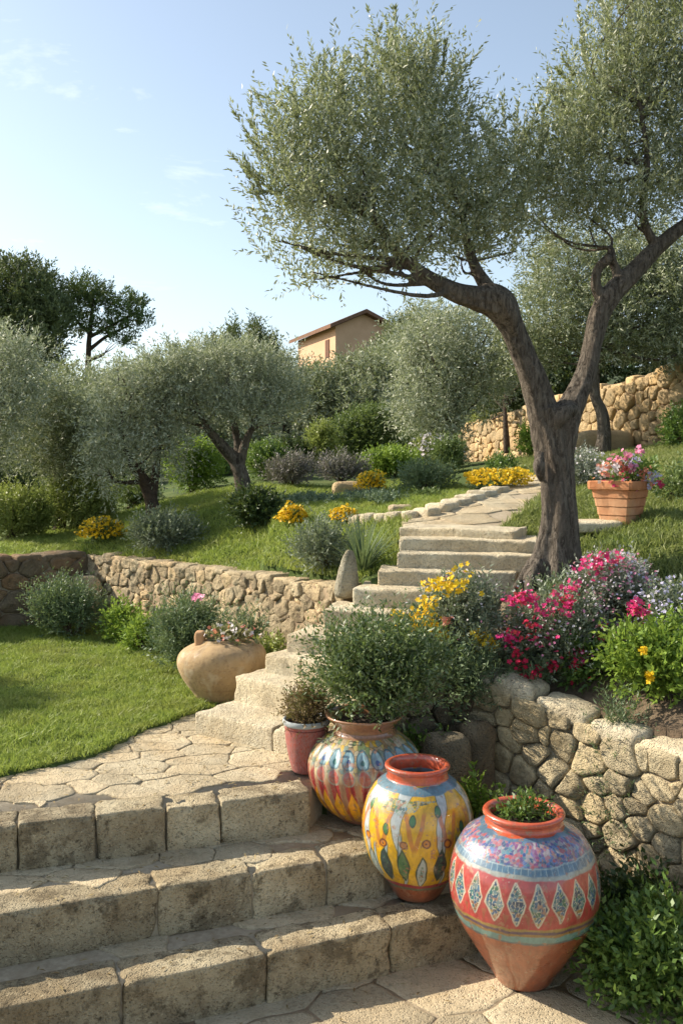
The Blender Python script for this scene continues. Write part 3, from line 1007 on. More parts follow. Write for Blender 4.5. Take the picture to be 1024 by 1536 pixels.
boulder('boulder', 'large dark boulder leaning against the shaded wall between the jars', 668, 1150, 5.5, .30, .36, .22, M['boulder'], 5, .2, -.05)
boulder('boulder', 'grey rock beside the dark boulder, under the trailing herb', 716, 1120, 5.66, .2, .5, .18, M['boulder'], 15, .5, -.05)
boulder('standing_stone', 'upright pointed pale stone at the end of the left wall', 519, 888, 6.98, .21, .36, .14, M['standing'], 6, .3, -.03, .62, z0=1.36)
boulder('boulder', 'flat pale rock beside the topmost yellow flowers', 522, 735, 11.6, .38, .17, .25, M['wall_far'], 7, .1, -.03)
boulder('boulder', 'brown rock set against the inner corner of the left wall', 128, 905, 9.9, .34, .56, .3, M['wall_old'], 9, .7, -.05)
boulder('boulder', 'rounded golden boulder at the foot of the far wall', 905, 672, 14.6, .9, .42, .5, M['wall_far'], 10, .1, -.1)
boulder('boulder', 'small brown rock by the upper path kerb', 600, 775, 8.8, .22, .09, .15, M['wall_old'], 12, .1, -.02)
# slab near the planter
c = P(896, 790, 7.35)
zz = gz(c[0], c[1])
mb = MB()
V, Q = rblock((c[0] - .08, c[1], zz + .035), np.array([1, 0, 0.]), np.array([0, 1, 0.]), np.array([0, 0, 1.]), (.24, .16, .055), .03, .015, 77, 6, (12, 9, 6), .03)
mb.add(V, Q)
tag(mb.build('stone_slab', [M['stair']]), 'flat stone slab in the grass between trunk and terracotta planter', 'slab')


# ------------------------------------------------------------------ pots
def lathe(prof, nth=96, nz=None, inner=None):
    """prof: list of (r, z); returns V, Q, theta, z, arclength fraction"""
    p = smooth_path(prof, nz) if nz else np.array(prof, float)
    n = len(p)
    th = np.linspace(0, 2 * PI, nth, endpoint=False)
    TH = np.tile(th, n); R = np.repeat(p[:, 0], nth); Z = np.repeat(p[:, 1], nth)
    i, j = np.meshgrid(np.arange(n - 1), np.arange(nth), indexing='ij')
    j2 = (j + 1) % nth
    Q = np.stack([i * nth + j, i * nth + j2, (i + 1) * nth + j2, (i + 1) * nth + j], -1).reshape(-1, 4)
    return R, TH, Z, Q


def paint_mat(name, rough=.3, coat=.9, wear=.4, bump=.1, grime=(.20, .14, .10)):
    m, t, out = nt(name)
    bs = N(t, 'ShaderNodeBsdfPrincipled', Roughness=rough)
    bs.inputs['Coat Weight'].default_value = coat; bs.inputs['Coat Roughness'].default_value = .07
    at = t.nodes.new('ShaderNodeAttribute'); at.attribute_name = 'paint'
    c = mixc(t, at.outputs['Color'], grime, ramp(t, noise(t, 22, 8, .75), .5, .72, 0, wear))
    c = mixc(t, c, (.7, .62, .5), ramp(t, noise(t, 60, 6, .7), .62, .72, 0, wear))
    t.links.new(c, bs.inputs['Base Color'])
    t.links.new(ramp(t, noise(t, 14, 5, .6), .3, .7, rough * .7, rough * 1.8), bs.inputs['Roughness'])
    b = N(t, 'ShaderNodeBump', Strength=.5, Distance=.004 * (bump * 10))
    t.links.new(noise(t, 30, 6, .6), b.inputs['Height'])
    t.links.new(b.outputs[0], bs.inputs['Normal'])
    t.links.new(bs.outputs[0], out.inputs[0])
    return m


M['glaze'] = paint_mat('glazed_paint')
M['matte_clay'] = paint_mat('matte_clay', .8, 0.0, .5, .15, (.18, .10, .06))


def sm(a, b, x):
    t = np.clip((x - a) / (b - a), 0, 1); return t * t * (3 - 2 * t)


def mottle(c, R, th, z, sd):
    q = np.column_stack([np.cos(th) * R, np.sin(th) * R, z])
    k = 1 + .22 * fbm(q * 16, sd, 3) + .30 * fbm(q * np.array([90, 90, 40]), sd + 1, 3)
    c = c * np.clip(k, .4, 1.5)[:, None]
    chip_ = sm(.30, .36, fbm(q * 38, sd + 2, 4, .65))
    return c * (1 - chip_[:, None] * .8) + np.array([.40, .20, .11]) * chip_[:, None] * .8


def lay(c, col, m):
    m = np.clip(m, 0, 1)[:, None]
    return c * (1 - m) + np.asarray(col) * m


def pal(cid, cols):
    cols = np.array(cols); return cols[np.minimum((cid * len(cols)).astype(int), len(cols) - 1)]


TERRA = np.array([.38, .115, .05]); ORANGE = np.array([.60, .105, .042]); RED = np.array([.46, .065, .055]); CREAM = np.array([.66, .58, .42])
BLUE = np.array([.10, .19, .27]); TEAL = np.array([.20, .34, .30])


def hand(th, z, R, seed, a=.006):
    """hand-painted wobble"""
    q = np.column_stack([np.cos(th) * R * 14, np.sin(th) * R * 14, z * 14])
    return th + fbm(q, seed, 3) * a / np.maximum(R, .05), z + fbm(q + 40, seed + 1, 3) * a


def paint_front(R, th, z):
    t, w = hand(th, z, R, 3, .011)
    n = len(z)
    c = np.tile(TERRA, (n, 1)) * (1 + .25 * fbm(np.column_stack([np.cos(th) * 3, np.sin(th) * 3, z * 3]), 1, 3))[:, None]
    c = lay(c, ORANGE, sm(.712, .718, z))
    body = (w > .31) & (w < .716)
    arc = t * .34
    # red field with pendants
    red = RED * (1 + .3 * fbm(np.column_stack([np.cos(th) * 6, np.sin(th) * 6, z * 9]), 2, 3))[:, None]
    m = (sm(.383, .387, w) * (1 - sm(.588, .592, w)))[:, None]
    c = c * (1 - m) + red * m
    nd = 22
    fx = (t / (2 * PI) * nd) % 1 - .5
    kid = np.floor(t / (2 * PI) * nd)
    topz, midz, botz = .578, .485 + .006 * np.sin(kid * 3), .408 + .01 * np.sin(kid * 7)
    hw = np.where(w > midz, (topz - w) / (topz - midz), (w - botz) / (midz - botz)) ** .85
    hw = np.where((w < topz) & (w > botz), hw, -1) * .42
    dd = hw - np.abs(fx)
    c = lay(c, CREAM * .95, sm(-.05, -.01, dd))
    u, v = arc * 62, w * 62
    f1, f2, cid = vor2(u, v, 4)
    up = pal(cid, [(.04, .11, .19), (.03, .16, .17), (.06, .15, .25), (.07, .16, .09), (.02, .05, .10), (.18, .26, .26)])
    lowp = pal(cid, [(.40, .25, .08), (.10, .18, .20), (.05, .13, .25), (.30, .14, .08)])
    tile = np.where((w > midz - .03)[:, None], up, lowp)
    tile = tile * sm(.02, .14, f2 - f1)[:, None] + CREAM * (1 - sm(.02, .14, f2 - f1))[:, None]
    m = sm(.02, .05, dd)[:, None]
    c = c * (1 - m) + tile * m
    # gold tips under the pendants
    fx2 = ((t / (2 * PI) * nd) + .5) % 1 - .5
    d2 = .16 * np.clip((w - .395) / .05, 0, 1) * (w < .445) - np.abs(fx2)
    c = lay(c, (.34, .12, .06), sm(0, .03, d2) * .7)
    # stripes
    for a, b, col in ((.372, .386, (.36, .24, .07)), (.360, .373, (.13, .08, .12)), (.350, .361, (.34, .20, .06)), (.318, .349, TEAL * .95), (.309, .318, (.13, .17, .17))):
        c = lay(c, col, sm(a - .002, a + .002, w) * (1 - sm(b - .002, b + .002, w)))
    # pale ridge and blue tile band
    c = lay(c, (.36, .38, .33), sm(.585, .589, w) * (1 - sm(.604, .608, w)))
    bt = sm(.602, .606, w) * (1 - sm(.716, .718, w))
    blue = BLUE * (1 + .35 * fbm(np.column_stack([np.cos(th) * 12, np.sin(th) * 12, z * 30]), 8, 3))[:, None]
    c = c * (1 - bt[:, None]) + blue * bt[:, None]
    g = np.abs(((t / (2 * PI) * 70) % 1) - .5)
    c = lay(c, (.36, .46, .46), sm(.42, .47, g) * (w > .606) * (w < .634) * .8)
    for zz_ in (.634, .654):
        c = lay(c, (.40, .48, .48), (1 - sm(.0015, .003, np.abs(w - zz_))) * .8)
    f1, f2, cid = vor2(arc * 55, w * 110, 14)
    mos = pal(cid, [(.05, .10, .28), (.12, .20, .42), (.45, .10, .12), (.40, .18, .22), (.10, .24, .30), (.36, .32, .34), (.16, .10, .26), (.05, .12, .22)])
    fl = sm(.1, .5, np.sin(t * 19) * .5 + fbm(np.column_stack([np.cos(th) * 9, np.sin(th) * 9, z * 40]), 18, 2))
    mos = mos * (1 - .4 * fl[:, None]) + pal(cid, [(.55, .08, .12), (.50, .16, .20), (.60, .50, .48), (.36, .05, .10)]) * .4 * fl[:, None]
    mos = mos * sm(.02, .13, f2 - f1)[:, None] + np.array([.27, .29, .32]) * (1 - sm(.02, .13, f2 - f1))[:, None]
    m = (sm(.636, .640, w) * (1 - sm(.704, .708, w)))[:, None]
    c = c * (1 - m) + mos * m
    c = mottle(c, R, th, z, 35)
    return np.clip(c * PK, .005, 1)


def paint_mid(R, th, z):
    t, w = hand(th, z, R, 23, .009)
    n = len(z)
    YEL = np.array([.78, .44, .012]); WH = np.array([.50, .54, .52])
    c = np.tile(TERRA * .9, (n, 1)) * (1 + .3 * fbm(np.column_stack([np.cos(th) * 3, np.sin(th) * 3, z * 12]), 1, 3))[:, None]
    m = sm(.118, .124, w)
    c = lay(c, YEL, m)
    nd = 8
    f = (t / (2 * PI) * nd) % 1
    k = np.floor(t / (2 * PI) * nd)
    rk = _hash(k.astype(int) % nd, 0 * k.astype(int), 0 * k.astype(int), 4)
    # white drips: wide at the top, narrow towards the bottom
    wd = np.interp(w, [.12, .30, .40, .52, .6], [.04, .06, .10, .17, .30])
    d = np.abs(f - .5 - .10 * np.sin(w * 14 + k)) - wd * (.7 + .6 * rk)
    c = lay(c, (.07, .12, .05), (1 - sm(.012, .03, d)) * m * .75)
    c = lay(c, WH, (1 - sm(-.012, .004, d)) * m)
    f7 = (t / (2 * PI) * 24 + .06 * np.sin(w * 30)) % 1 - .5
    k7 = np.floor(t / (2 * PI) * 24)
    on = (np.sin(k7 * 5.1) > -.1) * sm(.14, .17, w) * (1 - sm(.30 + .14 * np.sin(k7 * 2.7) ** 2, .34 + .14 * np.sin(k7 * 2.7) ** 2, w)) * m
    c = lay(c, (.06, .10, .07), (1 - sm(.14, .18, np.abs(f7))) * on)
    c = lay(c, (.40, .47, .44), (1 - sm(.08, .11, np.abs(f7))) * on)
    f8 = (t / (2 * PI) * 10 + .2) % 1 - .5
    c = lay(c, (.55, .17, .03), (1 - sm(.05, .08, np.abs(np.abs(f8) - .3 * (w - .3) / .2))) * sm(.30, .33, w) * (1 - sm(.47, .5, w)) * .8)
    ins = d < 0
    # grey-green leaf shapes at the low half
    f3 = (t / (2 * PI) * 18) % 1 - .5
    k3 = np.floor(t / (2 * PI) * 18)
    lz = (w - .22 - .02 * np.sin(k3 * 2.3)) / .09
    e = np.abs(f3) / .34 + lz ** 2
    c = lay(c, (.03, .07, .04), (1 - sm(.92, 1.12, e)) * m)
    lf = np.where((k3 % 3 == 0)[:, None], np.array([.10, .20, .07]), np.where((k3 % 3 == 1)[:, None], np.array([.44, .50, .46]), np.array([.05, .07, .07])))
    mm = (1 - sm(.70, .82, e))[:, None] * m[:, None]
    c = c * (1 - mm) + lf * mm
    spk = fbm(np.column_stack([t * 60, w * 260, 0 * w]), 6, 2)
    c = lay(c, (.08, .20, .10), (1 - sm(.25, .45, e)) * sm(.0, .2, spk) * m)
    # ring of orange eyes
    f4 = ((t / (2 * PI) * 16) + .3) % 1 - .5
    k4 = np.floor((t / (2 * PI) * 16) + .3)
    rr = np.hypot(f4 * (2 * PI * .27 / 16), w - .345 - .006 * np.sin(k4 * 1.7)) / .020
    c = lay(c, (.16, .05, .03), (1 - sm(.95, 1.15, rr)) * m)
    c = lay(c, (.70, .25, .02), (1 - sm(.60, .75, rr)) * m)
    c = lay(c, (.08, .03, .02), (1 - sm(.2, .3, rr)) * (k4 % 2 == 0))
    # green leaves near the shoulder
    f5 = ((t / (2 * PI) * 13) + .1) % 1 - .5
    k5 = np.floor((t / (2 * PI) * 13) + .1)
    zc = .45 + .05 * np.sin(k5 * 2.1)
    rr = np.hypot(f5 * (2 * PI * .25 / 13) * 1.8, (w - zc)) / .026
    c = lay(c, (.03, .07, .03), (1 - sm(.95, 1.2, rr)) * m)
    c = lay(c, (.07, .19, .06), (1 - sm(.75, .9, rr)) * m)
    f1, f2, cid = vor2(t * 13, w * 60, 31)
    msk = sm(.46, .50, w) * (1 - sm(.535, .54, w)) * (fbm(np.column_stack([t * 3, w * 5, 0 * w]), 77, 2) > .12) * sm(.05, .1, f2 - f1)
    cc = pal(cid, [(.08, .22, .08), (.10, .28, .36), (.05, .12, .10), (.40, .44, .30)])
    c = c * (1 - msk[:, None] * .85) + cc * msk[:, None] * .85
    # bottom stripes
    c = lay(c, (.42, .035, .06), sm(.098, .101, w) * (1 - sm(.119, .123, w)))
    c = lay(c, (.18, .19, .11), sm(.078, .082, w) * (1 - sm(.096, .10, w)))
    c = lay(c, (.13, .24, .30), sm(.553, .557, w) * (1 - sm(.582, .586, w)))
    c = lay(c, ORANGE * .92, sm(.583, .587, z))
    c = mottle(c, R, th, z, 21)
    return np.clip(c * PK, .005, 1)


def paint_back(R, th, z):
    sw = th + (z - .28) * .5
    t, w = hand(sw, z, R, 43, .006)
    n = len(z)
    nd = 22
    f = (t / (2 * PI) * nd) % 1 - .5
    k = np.floor(t / (2 * PI) * nd)
    q3 = np.column_stack([np.cos(th) * 8, np.sin(th) * 8, z * 12])
    base = np.array([.50, .40, .22]) * (1 + .3 * fbm(q3, 2, 3))[:, None]
    c = base.copy()
    # speckled leafy upper part
    f1, f2, cid = vor2(t * 11, w * 45, 7)
    up = pal(cid, [(.46, .36, .12), (.46, .40, .26), (.14, .20, .08), (.58, .36, .04), (.34, .22, .10), (.42, .34, .20), (.20, .26, .20)])
    up = up * sm(.03, .12, f2 - f1)[:, None] + np.array([.16, .12, .06]) * (1 - sm(.03, .12, f2 - f1))[:, None]
    m = sm(.30, .33, w)[:, None]
    c = c * (1 - m) + up * m
    # red and cream lobes
    m = sm(.10, .13, w + .03 * np.abs(f)) * (1 - sm(.30, .34, w + .08 * np.abs(f)))
    even = np.abs(f) < .30
    c = lay(c, (.34, .022, .025), m * even)
    c = lay(c, (.34, .17, .09), m * (~even))
    # yellow tongues below
    m = 1 - sm(.135, .15, w - .08 * (1 - np.abs(f) * 2.4))
    c = lay(c, (.80, .38, .012), m)
    c = lay(c, (.36, .08, .02), m * sm(.3, .42, np.abs(f)))
    c = lay(c, (.40, .09, .03), 1 - sm(.03, .05, w))
    # blue petals with eyes at the front half, pink ones under them
    front = sm(-.2, .15, -np.sin(th) + .2 * np.cos(th) - .35)
    lz = (w - .385) / .045
    e = (np.abs(f) / .42) ** 2 + lz ** 2
    c = lay(c, (.05, .13, .16), (1 - sm(.95, 1.25, e)) * front)
    c = lay(c, (.24, .40, .44), (1 - sm(.65, .85, e)) * front)
    e2 = (np.abs(f) / .16) ** 2 + ((w - .375) / .014) ** 2
    c = lay(c, np.where((k % 2 == 0)[:, None], np.array([.03, .16, .14]), np.array([.04, .10, .30])), (1 - sm(.8, 1.1, e2)) * front)
    e = (np.abs(f) / .40) ** 2 + ((w - .30) / .042) ** 2
    c = lay(c, (.30, .26, .20), (1 - sm(.95, 1.2, e)) * front)
    c = lay(c, (.42, .09, .07), (1 - sm(.6, .8, e)) * front * (.6 + .4 * sm(.05, .2, f2 - f1)))
    c = lay(c, (.30, .15, .07), sm(.462, .468, z))
    c = lay(c, (.34, .16, .075), sm(.49, .50, z))
    c = mottle(c, R, th, z, 28)
    return np.clip(c * PK, .005, 1)


def painted_pot(name, label, cat, loc, body, rim, fn, group, nth=720, nz=260, ribs=0, soil_z=None, soil_r=None, mat=None):
    """body: outer profile up to the lip; rim: profile over the lip and down inside"""
    root = empty(name, loc, label, cat, group)
    for part, prof, nn in (('body', body, nz), ('rim', rim, 60)):
        R, TH, Z, Q = lathe(prof, nth if part == 'body' else 240, nn)
        wob = 1 + .006 * np.sin(TH * 2 + 1) + .004 * np.sin(TH * 3 + Z * 6)
        if ribs and part == 'body':
            sw = TH + (Z - .28) * .5
            wob = wob * (1 + .050 * np.abs(np.cos(sw * ribs / 2)) ** .8 * sm(.02, .10, Z) * (1 - sm(.36, .44, Z)) - .012)
        col = fn(R, TH, Z)
        V = np.column_stack([R * wob * np.cos(TH), R * wob * np.sin(TH), Z]) + np.array(loc)
        mb = MB(); mb.add(V, Q)
        if part == 'body':
            b = V[:240 if part != 'body' else nth]
        mb.build(part, [mat or M['glaze']], root, colors=col)
    if soil_z:
        mb = MB()
        R, TH, Z, Q = lathe([(.002, soil_z + .012), (soil_r * .4, soil_z + .01), (soil_r * .75, soil_z + .004), (soil_r, soil_z)], 60, 20)
        V = np.column_stack([R * np.cos(TH), R * np.sin(TH), Z])
        V[:, 2] += fbm(V * 40, 3, 3) * .008
        mb.add(V + np.array(loc), Q)
        mb.build('soil', [M['dirt']], root)
    return root


PK = .8
JG = 'large painted ceramic jars on the steps'
pf = painted_pot('ceramic_jar', 'tallest jar, blue mosaic shoulder over red band with leaf pendants, on the lowest paving', 'jar', (.842, 4.32, .004),
                 [(.10, .0), (.125, .004), (.160, .06), (.208, .13), (.252, .20), (.298, .275), (.328, .35), (.342, .43), (.337, .51), (.316, .59), (.275, .66), (.235, .69), (.195, .712), (.172, .724), (.166, .74)],
                 [(.166, .738), (.170, .752), (.184, .760), (.187, .772), (.178, .780), (.160, .778), (.148, .765), (.143, .73), (.15, .69)],
                 paint_front, JG, soil_z=.738, soil_r=.146)
pm = painted_pot('ceramic_jar', 'yellow and white painted jar with an empty red rim, between the other two jars', 'jar', (.380, 4.68, .232),
                 [(.09, .0), (.115, .004), (.158, .075), (.210, .14), (.248, .20), (.270, .27), (.279, .35), (.268, .43), (.243, .50), (.205, .55), (.172, .575), (.154, .586), (.150, .60)],
                 [(.150, .598), (.152, .622), (.160, .632), (.163, .642), (.155, .650), (.138, .648), (.128, .63), (.126, .59), (.135, .55)],
                 paint_mid, JG, soil_z=.565, soil_r=.132)
pb = painted_pot('ceramic_jar', 'ribbed red, yellow and cream jar holding the big green bush', 'jar', (.125, 5.10, .452),
                 [(.10, .0), (.135, .004), (.195, .05), (.250, .12), (.285, .20), (.298, .28), (.284, .35), (.250, .41), (.205, .45), (.172, .47), (.160, .49)],
                 [(.160, .488), (.168, .510), (.190, .535), (.208, .552), (.212, .562), (.204, .566), (.18, .552), (.155, .52), (.15, .49)],
                 paint_back, JG, ribs=22, soil_z=.52, soil_r=.152)


def paint_red(R, th, z):
    n = len(z)
    q = np.column_stack([np.cos(th) * 12, np.sin(th) * 12, z * 30])
    c = np.tile(np.array([.40, .085, .055]), (n, 1)) * (1 + .5 * fbm(q, 6, 4, .7))[:, None]
    c = lay(c, (.34, .28, .27), (sm(.35, .5, fbm(q * 4, 9, 2) * .5 + .5)) * .35)
    c = lay(c, (.42, .46, .46), sm(.262, .266, z))
    c = lay(c, (.14, .03, .03), (1 - sm(.002, .004, np.abs(z - .245))))
    return np.clip(c * PK, .005, 1)


pr = painted_pot('flower_pot', 'small dull red pot with a pale rim, holding a brownish shrub', 'pot', (-.195, 5.22, .665),
                 [(.06, .0), (.078, .004), (.092, .05), (.108, .12), (.118, .19), (.122, .24), (.122, .262)],
                 [(.122, .26), (.130, .266), (.134, .28), (.131, .292), (.122, .292), (.114, .28), (.110, .25)],
                 paint_red, None, 240, 100, soil_z=.26, soil_r=.114, mat=M['matte_clay'])


def paint_urn(R, th, z):
    n = len(z)
    q = np.column_stack([np.cos(th) * 3, np.sin(th) * 3, z * 6])
    c = np.tile(np.array([.50, .345, .175]), (n, 1)) * (1 + .35 * fbm(q, 16, 4, .6))[:, None]
    c = lay(c, (.60, .50, .34), sm(.15, .5, fbm(q * 1.5, 19, 4)) * .6)
    c = lay(c, (.24, .16, .09), sm(.25, .4, fbm(q * 9, 29, 3)) * .45)
    c = lay(c, (.32, .20, .10), (1 - sm(.0015, .004, np.abs(z - .10 - .004 * np.sin(th * 3)))) * .5)
    return np.clip(c * PK, .005, 1)


ux = np.array([-.86, 6.74, .675])
root = empty('clay_urn', ux, 'squat tan clay urn on the lawn edge, filled with small succulents', 'urn')
for part, prof, nn in (('body', [(.10, 0), (.165, .004), (.215, .07), (.275, .16), (.312, .25), (.315, .32), (.285, .375), (.225, .41), (.165, .425)], 90),
                       ('rim', [(.167, .424), (.150, .436), (.142, .448), (.130, .445), (.125, .42), (.14, .38)], 30)):
    R, TH, Z, Q = lathe([(a * .94, b * .97) for a, b in prof], 160, nn)
    V = np.column_stack([R * 1.08 * np.cos(TH), R * .95 * np.sin(TH), Z + .05 * R * np.cos(TH) * (Z / .42)])
    V *= (1 + .02 * fbm(V * 5, 4, 2))[:, None]
    mb = MB(); mb.add(V + ux, Q)
    mb.build(part, [M['matte_clay']], root, colors=paint_urn(R, TH, Z))
mb = MB()
V, Q = rblock(ux + np.array([-.155, -.03, .43]), np.array([1, 0, 0.]), np.array([0, 1, 0.]), np.array([0, 0, 1.]), (.035, .035, .065), .02, .01, 5, 10, (8, 8, 8), .01)
mb.add(V, Q); mb.build('neck_stub', [M['matte_clay']], root, colors=np.tile((.44, .26, .13), (len(V), 1)))
mb = MB()
R, TH, Z, Q = lathe([(.002, .43), (.07, .425), (.14, .41)], 40, 8)
mb.add(np.column_stack([R * np.cos(TH), R * np.sin(TH), Z]) + ux, Q); mb.build('soil', [M['dirt']], root)

# square terracotta planter, a corner towards the viewer
tp = P(941, 796, 7.25)
tp[1] += .2
tz = gz(tp[0], tp[1]) - .01
tp[2] = tz
M['terra'] = flat_mat('terracotta', (.50, .22, .10), (.38, .15, .065), 14, .85, .35, (.52, .30, .17), dist=.006)
root = empty('planter', tp, 'square terracotta planter full of pink flowers in the upper grass', 'planter')
a0 = math.radians(-42)
def sq_ring(hw, z, n=12, rr=.03):
    pts = []
    for k in range(4):
        ca = a0 + k * PI / 2
        for j in range(n):
            f = (j / n) * 2 - 1
            x, y = hw, f * hw
            m_ = np.hypot(max(0, abs(x) - (hw - rr)), max(0, abs(y) - (hw - rr)))
            if m_ > rr:
                sx = (hw - rr) + (abs(x) - hw + rr) * rr / m_; sy = np.sign(y) * ((hw - rr) + (abs(y) - hw + rr) * rr / m_)
                x, y = sx, sy
            pts.append((x * math.cos(ca) - y * math.sin(ca), x * math.sin(ca) + y * math.cos(ca), z))
    return np.array(pts)
def sq_loft(rows):
    V = np.concatenate([sq_ring(h, z) for h, z in rows]) + tp
    n, m = len(rows), 48
    i, j = np.meshgrid(np.arange(n - 1), np.arange(m), indexing='ij')
    j2 = (j + 1) % m
    return V, np.stack([i * m + j, i * m + j2, (i + 1) * m + j2, (i + 1) * m + j], -1).reshape(-1, 4)
rows = [(.115, 0), (.117, .01)]
for k in range(4):
    z0_, z1_ = .01 + k * .068, .01 + (k + 1) * .068
    b0 = .117 + k * .0135
    rows += [(b0 + .006, z0_ + .004), (b0 + .013, z1_ - .006), (b0 + .0145, z1_ - .003), (b0 + .008, z1_)]
mb = MB(); V, Q = sq_loft(rows); mb.add(V + fbm(V * 12, 3, 3)[:, None] * .004, Q); mb.build('body', [M['terra']], root, smooth=False)
mb = MB(); V, Q = sq_loft([(.172, .280), (.192, .284), (.196, .30), (.197, .34), (.191, .35), (.172, .348), (.165, .33), (.16, .28)]); mb.add(V + fbm(V * 12, 3, 3)[:, None] * .004, Q); mb.build('rim', [M['terra']], root, smooth=False)
mb = MB(); V, Q = sq_loft([(.17, .315), (.08, .325), (.002, .33)]); mb.add(V, Q); mb.build('soil', [M['dirt']], root)


# ------------------------------------------------------------------ plants
ST = {  # leaf length, width, shoot length, leaves per shoot, up, out, rnd, lump
    'olive': ('olive_far', .055, .013, .20, 12, .35, .8, .5, .35),
    'herb': ('herb', .045, .0065, .22, 14, .9, .8, .3, .25),
    'grey': ('grey', .036, .010, .15, 12, .6, .8, .4, .25),
    'silver': ('silver', .032, .009, .14, 12, .6, .8, .4, .3),
    'green': ('green', .045, .016, .16, 9, .7, .7, .45, .3),
    'rosemary': ('rosemary', .034, .0095, .16, 12, .8, .7, .4, .3),
    'bright': ('bright', .040, .015, .13, 9, .6, .7, .5, .35),
    'lime': ('lime', .040, .014, .13, 9, .6, .7, .5, .35),
    'mid': ('midgreen', .042, .014, .15, 9, .6, .7, .5, .35),
    'dark': ('dark', .045, .016, .13, 9, .5, .7, .5, .3),
    'lavender': ('lavender', .05, .008, .2, 12, 1.0, .6, .3, .25),
    'brown': ('brown', .018, .007, .10, 12, .8, .7, .5, .3),
    'midy': ('midgreen', .03, .010, .14, 9, .8, .7, .6, .7),
    'succ': ('succ', .032, .016, .06, 9, .8, .6, .5, .35),
    'blue': ('blue', .03, .010, .07, 8, .8, .5, .5, .3),
}
SEED = [500]


def blobs_for(c, rx, ry, h, z0, r, lumps):
    """mound of overlapping ellipsoids standing on z0"""
    B = [[c[0], c[1], z0 + h * .45, rx * .92, ry * .92, h * .52]]
    for _ in range(lumps):
        a = r.uniform(0, 2 * PI); q = r.uniform(.25, .62)
        s = r.uniform(.32, .5)
        zz_ = z0 + h * r.uniform(.3, 1.0 - s * .62)
        B.append([c[0] + math.cos(a) * rx * q, c[1] + math.sin(a) * ry * q, zz_, rx * s, ry * s, h * s * .62])
    return B


def plant(name, label, cat, px0, px1, pyt, pyb, d, style, dens=3.2, group=None, lumps=5, flowers=None, z0=None, ry=None, stems=True, scale=1.0, cap=90000, up=None, L_=None):
    SEED[0] += 1
    sd = SEED[0]; r = rs(sd)
    c = P((px0 + px1) / 2, pyb, d)
    rx = (px1 - px0) / 2 * d / F
    ry = rx * .9 if ry is None else ry
    g = gz(c[0], c[1]) if z0 is None else z0
    top = P(0, pyt, d)[2]
    h = top - g
    yy = HY + (H - g) * F / d
    if abs(yy - pyb) > 14: print('PLANT', label[:40], 'terrain row %.0f wanted %.0f' % (yy, pyb), 'h %.2f' % h)
    h = max(h, .08)
    mat, ll, lw, Ls, nl, u_, o_, rn, lp = ST[style]
    if up is not None: u_ = up
    if L_ is not None: Ls = L_
    f = max(1.0, (4.6 * d / F) / ll) * scale
    ll, lw = ll * f, lw * 1.2 * max(f, (1.5 * d / F) / lw)
    Ls = min(Ls, .45 * h + .03)
    sh = Ls * .55
    rxx, ryy, hh_ = max(rx - sh * .35, rx * .75), max(ry - sh * .35, ry * .75), max(h - sh * (.3 + .4 * u_), h * .72)
    B = blobs_for(c, rxx, ryy, hh_, g, r, lumps)
    root = empty(name, (c[0], c[1], g), label, cat, group)
    mb = MB()
    shoots(mb, B, dens, ll, lw, Ls, nl, u_, o_, rn, sd, lp, .45, g, cap, None)
    mb.build('foliage', [L[mat]], root)
    if stems:
        mb = MB()
        for k in range(7):
            b = B[k % len(B)]
            e = np.array(b[:3]) + r.normal(size=3) * np.array(b[3:]) * .3
            p = smooth_path([(c[0] + r.normal() * rx * .08, c[1] + r.normal() * ry * .08, g - .02), ((c[0] + e[0]) / 2 + r.normal() * .02, (c[1] + e[1]) / 2, g + (e[2] - g) * .55), e], 8)
            V, Q, T = tube(p, np.linspace(.012, .003, 8) * (1 + h), 6)
            mb.add(V, Q, T)
        mb.build('stem', [M['twig']], root)
    if flowers:
        for kind, n, size, zone in flowers:
            # zone: list of (px, py, spread px) clusters or None for all over the mound
            if kind in ('yellow',): n = int(n * 1.5)
            elif kind in ('white', 'pink', 'lilac') and d < 7: n = int(n * .62)
            elif kind in ('crimson', 'magenta'): n = int(n * .5)
            if zone is None:
                p, v, k = blob_points(B, n * 3, r, .12, lp, sd)
                p = p + v * Ls * .8
                p = p[(v[:, 2] > -.1) & (v[:, 1] < .45)][:n]
            else:
                p = []
                for zx, zy, zs in zone:
                    m = max(1, n // len(zone))
                    cc = P(zx, zy, d - ry * .8)
                    p.append(cc + r.normal(size=(m, 3)) * zs * d / F * .75)
                p = np.concatenate(p)
            if len(p) == 0: continue
            mb = MB(); flower_heads(mb, p, size, r)
            mb.build('blossom', [PT[kind]], root)
    return root


